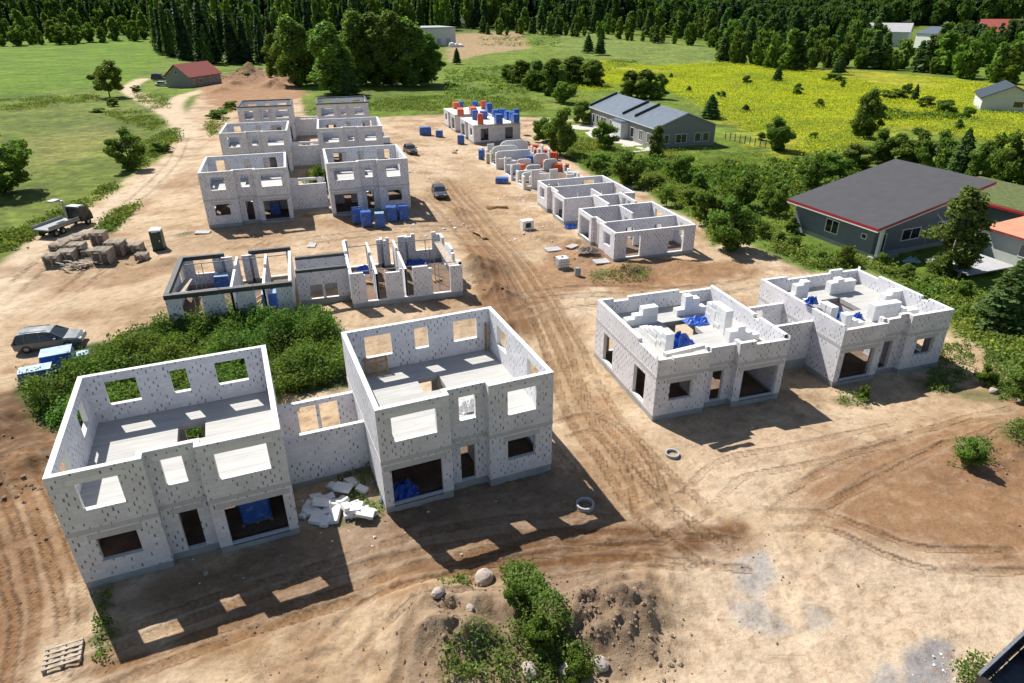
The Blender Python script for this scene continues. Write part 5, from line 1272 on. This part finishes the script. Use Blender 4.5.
for a in ((6, 192, 122, 64, 'broad', 'big dark broadleaf tree cut by the left edge'), (110, 97, 57, 34, 'light', 'lone broad crowned tree at the bend of the dirt road'),
          (131, 170, 125, 36, 'broad', 'round tree standing beside the dirt road at left'),
          (278, 77, 32, 26, 'birch', 'leftmost small birch of the birch clump'), (298, 86, 16, 43, 'birch', 'tall birch at the left of the birch clump'), (316, 84, 30, 26, 'birch', 'birch just right of the tall left one in the clump'),
          (333, 94, 20, 50, 'birch', 'full crowned birch at the front of the clump'), (349, 95, 56, 28, 'pine', 'small dark conifer at the foot of the birch clump'), (358, 86, 10, 40, 'birch', 'tallest birch in the middle of the clump'),
          (376, 86, 12, 43, 'birch', 'birch right of the tallest one in the clump'), (394, 86, 10, 43, 'birch', 'tall birch in the right half of the clump'), (412, 86, 19, 43, 'birch', 'birch near the right end of the clump'), (428, 84, 33, 36, 'birch', 'lowest birch at the right end of the clump'),
          (366, 84, 25, 34, 'birch', 'birch hidden behind the middle of the clump'),
          (457, 64, 47, 10, 'pine', 'small conifer standing alone beside the warehouse yard'), (588, 53, 34, 14, 'pine', 'left of the two pines alone in the meadow'), (600, 55, 34, 15, 'pine', 'right of the two pines alone in the meadow'),
          (509, 82, 62, 22, 'shrub', 'leftmost bush of the bushy strip in the meadow'), (522, 85, 60, 28, 'birch', 'second young birch of the bushy strip'), (538, 90, 60, 30, 'birch', 'middle young birch of the bushy strip'), (553, 95, 58, 30, 'birch', 'tall young birch at the front of the bushy strip'),
          (565, 103, 76, 28, 'shrub', 'dark bush at the front end of the bushy strip'), (574, 84, 56, 34, 'birch', 'young birch at the rear of the bushy strip'), (592, 86, 60, 30, 'birch', 'young birch at the right rear end of the bushy strip'),
          (630, 97, 71, 26, 'birch', 'left young tree behind the metal roofed bungalow'), (645, 98, 70, 28, 'birch', 'middle young tree behind the metal roofed bungalow'), (659, 99, 74, 20, 'birch', 'right young tree behind the metal roofed bungalow'),
          (710, 118, 95, 22, 'pine', 'dark small tree at the right rear of the metal roofed bungalow'), (560, 155, 106, 34, 'broad', 'dark tree left of the metal roofed bungalow forecourt'), (583, 124, 96, 26, 'shrub', 'bush at the far left corner of the bungalow'),
          (546, 142, 112, 28, 'shrub', 'shrub beside the right end of the flat-roofed houses'), (604, 150, 121, 28, 'light', 'light green tree on the bungalow forecourt'), (656, 157, 126, 18, 'thin', 'thin birch at the front corner of the grey bungalow'),
          (778, 151, 117, 30, 'broad', 'round tree in the goldenrod field right of the bungalow'), (863, 138, 91, 30, 'birch', 'tall leaning tree in the middle of the goldenrod field'), (777, 82, 66, 13, 'pine', 'small round pine at the far edge of the goldenrod field'),
          (838, 74, 54, 17, 'pine', 'pine at the far edge of the goldenrod field'), (833, 82, 74, 24, 'shrub', 'low bush in front of the pine at the far field edge'), (914, 101, 86, 10, 'pine', 'tiny conifer near the house on the meadow'),
          (892, 99, 90, 28, 'shrub', 'low brownish bush left of the tiny conifer'), (925, 108, 97, 20, 'shrub', 'first low bush before the house on the meadow'), (946, 114, 99, 26, 'shrub', 'large low bush before the house on the meadow'), (966, 119, 106, 16, 'shrub', 'last low bush before the meadow house fence'),
          (628, 184, 149, 36, 'broad', 'dark bushy tree behind the roofless single storey pair'), (600, 172, 150, 26, 'shrub', 'shrub above the farther roofless shell'), (682, 183, 152, 30, 'shrub', 'dark shrub on the lawn edge before the bungalow'),
          (730, 250, 200, 48, 'broad', 'dense dark bush right of the nearer roofless shell'), (703, 222, 188, 34, 'shrub', 'shrub at the rear corner of the nearer roofless shell'), (740, 208, 172, 34, 'broad', 'bush in the weeds behind the dense dark bush'),
          (808, 189, 154, 28, 'broad', 'dark bush left of the black roof near its tip'), (835, 178, 152, 34, 'shrub', 'olive bush behind the left half of the black roof'), (772, 215, 180, 30, 'shrub', 'bush among the weeds left of the black roofed house'), (856, 168, 146, 34, 'light', 'pale bush above the black roof'),
          (882, 164, 130, 34, 'broad', 'leftmost tree of the row behind the black roof'), (905, 168, 129, 36, 'broad', 'second tree of the row behind the black roof'), (931, 176, 132, 36, 'broad', 'third tree of the row behind the black roof'), (955, 182, 130, 34, 'pine', 'dark conifer in the row behind the black roof'),
          (978, 188, 134, 40, 'broad', 'tree in the row above the grass roofed wing'), (1005, 196, 134, 40, 'broad', 'tree at the right end of the row above the grass roofed wing'), (1030, 200, 130, 44, 'broad', 'tree cut by the right border above the red edged roof'),
          (945, 275, 188, 56, 'thin', 'leaning birch in front of the black roofed house'), (1000, 330, 262, 66, 'pine', 'blue green conifer at the right edge above the verge'), (1032, 318, 256, 60, 'pine', 'conifer cut by the right border beside the timber boards'),
          (970, 466, 440, 26, 'shrub', 'bright green tuft alone on the brown soil at right'), (325, 200, 154, 20, 'shrub', 'green bush between the front pair and middle pair of the six house cluster'),
          (218, 118, 105, 22, 'shrub', 'bush left of the middle row of the six house cluster'), (232, 109, 98, 18, 'shrub', 'bush left of the farthest row of the six house cluster'), (98, 112, 104, 16, 'shrub', 'small bush under the lone tree'), (112, 106, 93, 14, 'shrub', 'low bush beside the lone tree trunk'),
          (162, 152, 138, 22, 'shrub', 'bush on the verge behind the round roadside tree'), (248, 76, 70, 10, 'shrub', 'round bush behind the red roofed house'), (136, 92, 82, 12, 'shrub', 'bush on the forecourt verge left of the red roofed house'),
          (516, 606, 580, 28, 'shrub', 'bright green bush with yellow tips on the foreground heap'), (541, 646, 616, 34, 'shrub', 'dark green bush in the middle of the foreground heap'), (575, 676, 652, 34, 'shrub', 'low bush at the foot of the foreground heap'),
          (985, 385, 366, 22, 'shrub', 'low bush on the verge right of the far right parapet house'), (1018, 398, 372, 34, 'shrub', 'grassy bush at the right border above the brown soil'), (862, 400, 385, 12, 'shrub', 'weed tuft before the right parapet house')):
    tree(*a, group=GT)
# weeds, hedges and flowers nobody could count
def scatter(px_poly, n, g, world=False):
    p = np.array(px_poly, float) if world else poly_w(px_poly); out = np.zeros((0, 2)); lo, hi = p.min(0), p.max(0)
    while len(out) < n:
        q = g.uniform(lo, hi, (n*2, 2)); out = np.concatenate([out, q[inside(p, q[:, 0], q[:, 1])]])
    return out[:n]
def weeds(name, label, polys, col, h, leaf, per, seed, flower=None, ff=.0, spread=.5, clump=None, category='weeds', cut=-.18):
    """polys = (pixel polygon, number of clumps)"""
    g = np.random.default_rng(seed); P2 = np.concatenate([scatter(p[0], p[1], g, len(p) > 2) for p in polys])
    if clump: 
        k = fbm(P2[:, 0]*clump, P2[:, 1]*clump, seed, 3); P2 = P2[k > cut]
    n = len(P2); z0 = hfun(P2[:, 0], P2[:, 1]); tall = h*(.4+1.1*np.clip(.5+1.5*fbm(P2[:, 0]*.6, P2[:, 1]*.6, seed+3, 3), 0, 1.15))*g.uniform(.6, 1.3, n)
    idx = np.repeat(np.arange(n), per); m = len(idx); zf = np.sqrt(g.random(m))
    pts = np.stack([P2[idx, 0]+g.normal(0, spread*.5, m), P2[idx, 1]+g.normal(0, spread*.5, m), z0[idx]+zf*tall[idx]], 1)
    tone = 1+.35*fbm(P2[:, 0]*.45, P2[:, 1]*.45, seed+9, 3)
    cols = np.array(col)[None]*(np.exp(g.normal(0, .2, m))*tone[idx])[:, None]; cols[:, 0] *= 1+.35*np.repeat(fbm(P2[:, 0]*.25, P2[:, 1]*.25, seed+5, 3), per)
    if flower is not None:
        fk = (zf > .72) & (g.random(m) < np.repeat(np.clip(ff*(1+1.8*fbm(P2[:, 0]*.07, P2[:, 1]*.10, 51, 4)+.3), 0, 1), per)); cols[fk] = np.array(flower)*np.exp(g.normal(0, .15, (fk.sum(), 1)))
    nr = np.tile(np.array([[0, 0, .9]]), (m, 1))+g.normal(0, .4, (m, 3))
    o = bpy.data.objects.new(name, leaves_mesh(name, pts, leaf*g.uniform(.6, 1.4, m), unit(nr), cols, seed=seed)); C.objects.link(o)
    return setp(o, label, category, kind='stuff')
def atA(u, v): x, y, t, z = PAIRS['A']; return (x+u*math.cos(t)-v*math.sin(t), y+u*math.sin(t)+v*math.cos(t))
weeds('weed_thicket', 'dense green weed thicket between the nearest shells and the black-beamed shell', [([(30, 402), (60, 392), (92, 368), (132, 344), (240, 322), (328, 330), (346, 352), (346, 380), (300, 394), (272, 408), (180, 416), (66, 432), (38, 420)], 7200), ([atA(-.6, D+1.6), atA(8.6, D+1.9), atA(8.8, D+5), atA(-.2, D+4)], 1300, True)], (.108, .168, .034), 1.25, .14, 12, 301, spread=.42)
BAND = [(552, 136), (600, 142), (640, 168), (720, 205), (800, 246), (880, 268), (960, 290), (1050, 325), (1050, 380), (1012, 368), (988, 346), (960, 332), (950, 306), (866, 264), (815, 267), (795, 258), (745, 236), (716, 244), (708, 224), (668, 204), (642, 183), (602, 176), (582, 163), (560, 150)]
weeds('tall_weeds', 'band of tall green weeds along the right side of the site', [(BAND, 15000)], (.185, .245, .058), .6, .17, 8, 302, (.46, .42, .05), .03, clump=.35, cut=-.16, spread=1.0)
weeds('low_scrub', 'loose low herbs between the weed band and the meadow', [([(585, 145), (650, 150), (760, 190), (800, 215), (800, 240), (720, 200), (640, 168)], 2600), ([(640, 150), (760, 152), (800, 170), (800, 215), (720, 185)], 2600)], (.20, .265, .062), .35, .15, 7, 309, clump=.4, cut=-.1, spread=1.1)
gb = np.random.default_rng(88)
for a in ((590, 168), (612, 166), (640, 190), (655, 188), (668, 206), (690, 205), (722, 224), (750, 226), (762, 236), (778, 246), (796, 250), (700, 190), (650, 172), (672, 176), (742, 196), (792, 232), (820, 262), (845, 264), (878, 270), (905, 280), (925, 288), (965, 300), (985, 318), (960, 320)):
    w_ = gb.uniform(9, 20)*(1 if a[1] < 215 else 1.15); tree(a[0]+gb.uniform(-3, 3), a[1], a[1]-w_*gb.uniform(.7, 1.2), w_, ('shrub', 'light', 'shrub', 'birch')[gb.integers(4)], 'wild bush in the scrub strip along the right side of the site', 'wild bushes in the right scrub strip')
for a in ((690, 92), (720, 98), (745, 84), (800, 95), (820, 108), (745, 112), (880, 120), (905, 95), (985, 98), (760, 140), (812, 140), (845, 88), (668, 78), (960, 130)):
    w_ = gb.uniform(6, 13); tree(a[0]+gb.uniform(-3, 3), a[1], a[1]-w_*gb.uniform(.6, 1.1), w_, ('shrub', 'birch', 'pine')[gb.integers(3)], 'small bush dotted in the goldenrod field', 'small bushes in the goldenrod field')
weeds('verge_weeds', 'green weeds on the verges beside the dirt road', [([(120, 168), (150, 140), (176, 128), (182, 140), (168, 152), (140, 170)], 700), ([(100, 112), (140, 112), (168, 124), (150, 132)], 500), ([(0, 112), (0, 100), (60, 97), (98, 94), (100, 100), (40, 108)], 900), ([(130, 95), (165, 95), (172, 108), (150, 110)], 300),
      ([(-40, 250), (0, 240), (40, 222), (110, 186), (118, 190), (50, 228), (0, 258)], 900), ([(205, 125), (222, 108), (236, 104), (230, 118), (212, 140)], 400), ([(98, 232), (118, 212), (136, 204), (128, 220), (108, 237)], 260),
      ([(305, 112), (440, 112), (540, 112), (540, 100), (440, 96), (365, 100)], 2600), ([(300, 215), (330, 196), (332, 168), (316, 176), (304, 190)], 350)], (.135, .20, .038), .45, .24, 7, 303, clump=.28, cut=-.22, spread=1.0)
weeds('ground_tufts', 'scattered grass tufts on the bare soil', [([(360, 480), (385, 490), (380, 520), (362, 520), (345, 505)], 50), ([(98, 590), (112, 590), (112, 660), (96, 660)], 40), ([(590, 275), (650, 270), (650, 280), (590, 285)], 120), ([(955, 445), (985, 445), (990, 470), (950, 470)], 90), ([(1000, 440), (1024, 430), (1030, 450), (1005, 450)], 70),
      ([(985, 350), (1040, 352), (1040, 410), (1000, 398), (985, 372)], 520), ([(940, 338), (975, 345), (970, 372), (945, 388), (928, 385)], 300), ([(445, 585), (470, 580), (470, 600), (445, 600)], 20), ([(840, 390), (868, 388), (866, 400), (842, 402)], 40), ([(440, 655), (520, 630), (600, 660), (590, 690), (440, 690)], 240), ([(500, 570), (530, 570), (570, 640), (590, 675), (540, 675), (520, 640)], 520), ([(330, 470), (370, 465), (385, 480), (340, 485)], 60), ([(955, 665), (985, 655), (985, 683), (955, 683)], 40)],
      (.13, .19, .045), .35, .10, 10, 304, spread=.28)
weeds('goldenrod_field', 'field of yellow goldenrod in the meadow beyond the bungalow', [([(600, 62), (650, 67), (730, 63), (860, 71), (980, 84), (1060, 92), (1060, 150), (1000, 143), (900, 126), (850, 148), (800, 156), (740, 130), (690, 100), (640, 82), (580, 86)], 24000), ([(560, 82), (600, 80), (640, 74), (600, 100), (575, 108)], 600)],
      (.24, .27, .045), .55, .19, 15, 305, (.46, .435, .03), .66, 1.8, .04, 'flowers', -.24)
weeds('meadow_scrub', 'patches of taller scrub in the far meadow', [([(445, 70), (520, 66), (600, 60), (640, 62), (600, 75), (500, 100), (446, 96)], 2200), ([(680, 150), (740, 150), (790, 165), (860, 150), (880, 160), (800, 200), (720, 200), (640, 165)], 2600), ([(480, 40), (560, 38), (560, 48), (480, 46)], 700), ([(860, 110), (960, 118), (975, 124), (860, 120)], 500)], (.10, .165, .03), .8, .4, 6, 306, (.4, .36, .03), .03, 1.1, .1)
def clods(name, label, spots, seed, mat, category):
    g = np.random.default_rng(seed); vs_, fs_ = [], []
    for px, py, rad, n, s0, s1 in spots:
        c = P(px, py)
        for k in range(n):
            x, y = c.x+g.normal(0, rad), c.y+g.normal(0, rad); r = s0*(s1/s0)**(g.random()**2.2); z = hz(x, y)+r*.25
            d = [(1, 0, 0), (.3, .95, 0), (-.8, .6, 0), (-.8, -.6, 0), (.3, -.95, 0), (0, 0, .8), (0, 0, -.8)]
            i0 = len(vs_); a = g.uniform(0, 6.28); ca_, sa_ = math.cos(a), math.sin(a)
            for dx, dy, dz in d:
                q = g.uniform(.65, 1.25)*r; vs_.append((x+(dx*ca_-dy*sa_)*q, y+(dx*sa_+dy*ca_)*q, z+dz*q*.8))
            for i in range(5): fs_.append((i0+i, i0+(i+1) % 5, i0+5)); fs_.append((i0+(i+1) % 5, i0+i, i0+6))
    me = bpy.data.meshes.new(name); me.from_pydata(vs_, [], fs_); me.materials.append(M[mat]); o = bpy.data.objects.new(name, me); C.objects.link(o); return setp(o, label, category, kind='stuff')
M['clod'] = plain('earth clods', (.29, .205, .135), .95, .3, 5, bs=.6)
clods('earth_clods', 'scattered clods of earth on the heaps and track edges', [(455, 635, 1.3, 170, .02, .11), (565, 625, 1.2, 110, .02, .11), (612, 612, 1.2, 190, .02, .14), (640, 640, 1., 120, .03, .14), (540, 590, 1.5, 120, .02, .12), (440, 600, 1.2, 100, .02, .1), (250, 640, 2.2, 90, .02, .07), (480, 285, 1.8, 120, .04, .2), (590, 260, 2.2, 110, .04, .18), (20, 470, 2.4, 160, .03, .18),
      (30, 560, 2., 100, .02, .1), (640, 270, 2.2, 90, .03, .14), (760, 535, 2.6, 120, .02, .08), (960, 455, 2.4, 80, .02, .1), (215, 82, 6, 160, .1, .4), (255, 76, 6, 120, .1, .4), (560, 480, 2.4, 70, .02, .08), (990, 600, 2., 80, .02, .06), (330, 640, 2., 60, .02, .06), (700, 640, 2.6, 60, .02, .06)], 61, 'clod', 'earth')
clods('block_debris', 'white block crumbs and litter lying on the sand around the houses', [(340, 508, 1.3, 90, .03, .12), (230, 560, 1.6, 30, .02, .07), (480, 490, 1.6, 30, .02, .07), (700, 440, 2.4, 40, .02, .08), (860, 400, 2.2, 36, .02, .08), (540, 230, 3., 90, .05, .2), (520, 200, 3.5, 90, .05, .25), (480, 170, 4, 90, .06, .25), (600, 250, 2.5, 50, .04, .15), (430, 225, 2.5, 50, .05, .25),
      (200, 236, 2., 30, .05, .2), (310, 240, 3, 40, .05, .2), (960, 675, .7, 50, .02, .09), (655, 250, 2., 60, .04, .15), (590, 215, 2., 40, .04, .15), (235, 300, 2.4, 50, .04, .15), (410, 275, 2.4, 60, .04, .15), (415, 175, 2, 40, .06, .3), (560, 160, 3, 40, .06, .25)], 62, 'blockpiece', 'debris')
# ------------------------------------------------------------------ forest
LP = {}
for kind, n, leaf in (('spruce', 1100, .052), ('pine', 1000, .075), ('broad', 1100, .095), ('birch', 1100, .07)):
    LP[kind] = []
    for i in range(2):
        g = np.random.default_rng(900+i); cm = crown_mesh(kind, n, 500+i, leaf)
        cm.materials.append(M['bark']); LP[kind].append(cm)
def forest_tree(px, py, h, wr, kind, label, group):
    b_ = P(px, py); o = bpy.data.objects.new(TN[kind], R.choice(LP[kind])); C.objects.link(o)
    o.location = (b_.x, b_.y, b_.z-.3); w = h*wr/ASP[kind]; o.scale = (w, w, h); o.rotation_euler[2] = R.uniform(0, 6.28)
    return setp(o, label, 'tree', group)
def row(pts, n, h0, h1, kinds, label, group, jit=2.5, wr=(.34, .46)):
    p = smooth_line(pts, 8); s = np.sort(np.clip(np.linspace(0, len(p)-1.001, n)+np.array([R.uniform(-1, 1) for _ in range(n)])*.75*len(p)/n, 0, len(p)-1.001))
    for v in s:
        i = int(v); q = p[i]*(1-(v-i))+p[i+1]*(v-i)
        forest_tree(q[0]+R.uniform(-2, 2), q[1]+R.uniform(-jit, jit)*.6, R.uniform(h0*.8, h1*1.05), R.uniform(*wr), R.choice(kinds), label, group)
row([(-10, 46), (20, 44), (60, 43), (100, 42), (145, 39)], 26, 8, 14, ('broad', 'birch', 'broad'), 'dark tree in the wood edge behind the bright green field at upper left', 'wood edge at upper left', wr=(.6, .85))
row([(0, 40), (70, 37), (150, 34)], 16, 14, 18, ('broad', 'birch'), 'taller tree behind the wood edge at upper left', 'rear trees at upper left', 1.5, (.5, .7))
row([(160, 52), (175, 58), (210, 63), (245, 64), (275, 62)], 20, 19, 28, ('spruce', 'spruce', 'pine'), 'tall dark spruce in the wall of forest behind the red roofed house', 'spruces behind the red roofed house', 1.5, (.26, .42))
row([(158, 45), (200, 52), (250, 55), (290, 50)], 20, 22, 30, ('spruce', 'pine', 'birch'), 'tall dark spruce farther back in the forest behind the red roofed house', 'rear spruces behind the red roofed house', 1.5, (.24, .32))
row([(275, 42), (340, 34), (420, 30), (500, 27)], 36, 19, 29, ('spruce', 'pine', 'broad', 'birch'), 'dark tree of the far forest behind the birch clump and warehouse', 'far trees above the birch clump', 1.5, (.3, .5))
row([(485, 34), (520, 34), (560, 35), (600, 38), (650, 42), (700, 46), (730, 48)], 34, 6, 13, ('pine', 'birch', 'broad'), 'young tree along the top edge of the mown meadow', 'young trees at the meadow edge', 1.5, (.5, .7))
row([(500, 30), (600, 33), (700, 40), (760, 46)], 30, 12, 20, ('pine', 'broad', 'birch'), 'mid height tree behind the young ones at the meadow edge', 'trees behind the meadow edge', 1.2, (.42, .65))
row([(718, 60), (740, 64), (770, 68), (800, 70), (830, 68), (870, 68), (905, 70), (940, 74), (980, 80), (1010, 84)], 40, 7, 14, ('birch', 'broad', 'pine', 'broad'), 'rounded tree on the far side of the goldenrod field', 'trees edging the goldenrod field', 2., (.55, .8))
row([(730, 52), (800, 58), (880, 58)], 22, 12, 17, ('broad', 'pine'), 'tree in the second row beyond the goldenrod field', 'second row beyond the goldenrod field', 2., (.5, .7))
row([(935, 62), (980, 66), (1024, 70)], 12, 12, 17, ('broad', 'pine'), 'tree in the second row at the right beyond the goldenrod field', 'second row beyond the goldenrod field', 2., (.5, .7))
# the mass of the far forest as one object
g = np.random.default_rng(77); FP = []
def mass(poly, n, h0, h1, kinds, wr):
    q = []; p = np.array(poly, float)
    while len(q) < n:
        c = g.uniform(p.min(0), p.max(0), (n, 2)); q += list(c[inside(p, c[:, 0], c[:, 1])])
    for a in q[:n]: FP.append((a[0], a[1], g.uniform(h0, h1), g.uniform(*wr), kinds[g.integers(len(kinds))]))
mass([(-60, 38), (150, 33), (165, 44), (290, 44), (300, 34), (500, 26), (500, 14), (-60, 14)], 420, 17, 28, ('spruce', 'pine', 'broad', 'birch'), (.36, .6))
mass([(500, 27), (600, 30), (760, 42), (760, 14), (500, 14)], 360, 13, 24, ('pine', 'spruce', 'broad', 'birch'), (.42, .7))
mass([(750, 42), (870, 48), (900, 22), (860, 14), (750, 14)], 230, 13, 20, ('broad', 'pine'), (.5, .75))
mass([(880, 26), (1090, 26), (1090, 13), (880, 13)], 170, 15, 22, ('broad', 'pine'), (.5, .75))
mass([(955, 58), (1090, 66), (1090, 40), (1024, 44), (960, 46)], 60, 10, 15, ('broad', 'pine'), (.5, .75))
mass([(-160, 13), (1200, 13), (1200, 7), (-160, 7)], 700, 19, 30, ('spruce', 'broad', 'pine', 'birch'), (.45, .75))
def raw(me):
    v = np.empty(len(me.vertices)*3, np.float32); me.vertices.foreach_get('co', v); c = np.empty(len(me.vertices)*4, np.float32); me.attributes['Col'].data.foreach_get('color', c)
    return v.reshape(-1, 3), c.reshape(-1, 4)[:, :3]
RAW = {k: [raw(m) for m in v] for k, v in LP.items()}
VV, CC = [], []
for px, py, h, wr, kind in FP:
    b_ = P(px, py); v, c = RAW[kind][g.integers(2)]; a = g.uniform(0, 6.28); w = h*wr/ASP[kind]; ca_, sa_ = math.cos(a), math.sin(a)
    k = len(v)//4; st = 4 if py > 13 else 8; keep = np.repeat(np.arange(k) % 2 == 0, 4) if py <= 13 else np.ones(len(v), bool)
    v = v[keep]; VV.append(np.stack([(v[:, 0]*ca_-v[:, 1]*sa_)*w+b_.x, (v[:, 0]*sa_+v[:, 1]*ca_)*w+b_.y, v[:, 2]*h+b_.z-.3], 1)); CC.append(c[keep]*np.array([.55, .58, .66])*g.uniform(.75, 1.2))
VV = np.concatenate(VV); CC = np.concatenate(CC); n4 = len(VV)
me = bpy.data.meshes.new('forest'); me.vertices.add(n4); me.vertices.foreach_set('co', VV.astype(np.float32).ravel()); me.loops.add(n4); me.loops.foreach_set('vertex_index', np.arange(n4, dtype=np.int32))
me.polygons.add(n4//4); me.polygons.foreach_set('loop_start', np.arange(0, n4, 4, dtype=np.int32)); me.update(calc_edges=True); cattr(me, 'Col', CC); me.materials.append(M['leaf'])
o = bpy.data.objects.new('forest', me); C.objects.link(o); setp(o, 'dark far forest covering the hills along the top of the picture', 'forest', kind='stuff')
# far houses among the trees
def far_house(px, py, L, Wd, eave, ridge, rz, wall, roof, label):
    b_ = P(px, py); h = gable_house('far_house', label, (b_.x, b_.y, b_.z), rz, L, Wd, eave, ridge, wall, roof, .5, -3.)
    mk = facade((0, 0), (Wd, 0)); window(h, mk, Wd*.2, Wd*.4, 1.2, 2.8); window(h, mk, Wd*.6, Wd*.8, 1.2, 2.8); return h
far_house(906, 47, 22, 16, 7.5, 11.5, 1.0, 'renderlight', 'planks', 'white house with pale roof half hidden in the trees at upper right')
far_house(938, 49, 16, 20, 7, 10, .3, 'white', 'metalroof', 'white house with grey blue roof right of the pale one among the trees')
far_house(893, 44, 14, 14, 7, 10.5, .7, 'render', 'redroof', 'house with brown red roof at the left of the white ones among the trees')
far_house(1024, 47, 20, 22, 7, 12.5, 1.2, 'render', 'redroof', 'house with bright red roof at the right border among the trees')
# ------------------------------------------------------------------ camera, sun, sky
cam = bpy.data.cameras.new('camera'); co = bpy.data.objects.new('camera', cam); C.objects.link(co); scene.camera = co
cam.sensor_width = 36; cam.lens = F/1024*36; cam.clip_end = 6000
mw = Matrix(((CR[0], CU[0], -CF[0], 0), (CR[1], CU[1], -CF[1], 0), (CR[2], CU[2], -CF[2], CAMH), (0, 0, 0, 1))); co.matrix_world = mw
SUN = Vector((-.43, .47, .775)).normalized()
sl = bpy.data.lights.new('sun', 'SUN'); sl.energy = 5.0; sl.angle = math.radians(.5); sl.color = (1., .955, .885)
so = bpy.data.objects.new('sun', sl); C.objects.link(so); so.rotation_euler = SUN.to_track_quat('Z', 'Y').to_euler(); so.location = (0, 0, 60)
w = bpy.data.worlds.new('World'); scene.world = w; w.use_nodes = True; nt = w.node_tree
sky = nt.nodes.new('ShaderNodeTexSky'); sky.sky_type = 'NISHITA'; sky.sun_disc = False
sky.sun_elevation = math.asin(SUN.z); sky.sun_rotation = math.atan2(SUN.x, SUN.y); sky.altitude = 100; sky.air_density = 1.; sky.dust_density = .8
nt.links.new(sky.outputs[0], nt.nodes['Background'].inputs[0]); nt.nodes['Background'].inputs[1].default_value = .068
vs = scene.view_settings; vs.view_transform = 'Standard'; vs.look = 'None'; vs.exposure = .55; vs.gamma = 1; vs.use_curve_mapping = False
scene.cycles.max_bounces = 6; scene.cycles.diffuse_bounces = 4; scene.cycles.transparent_max_bounces = 4
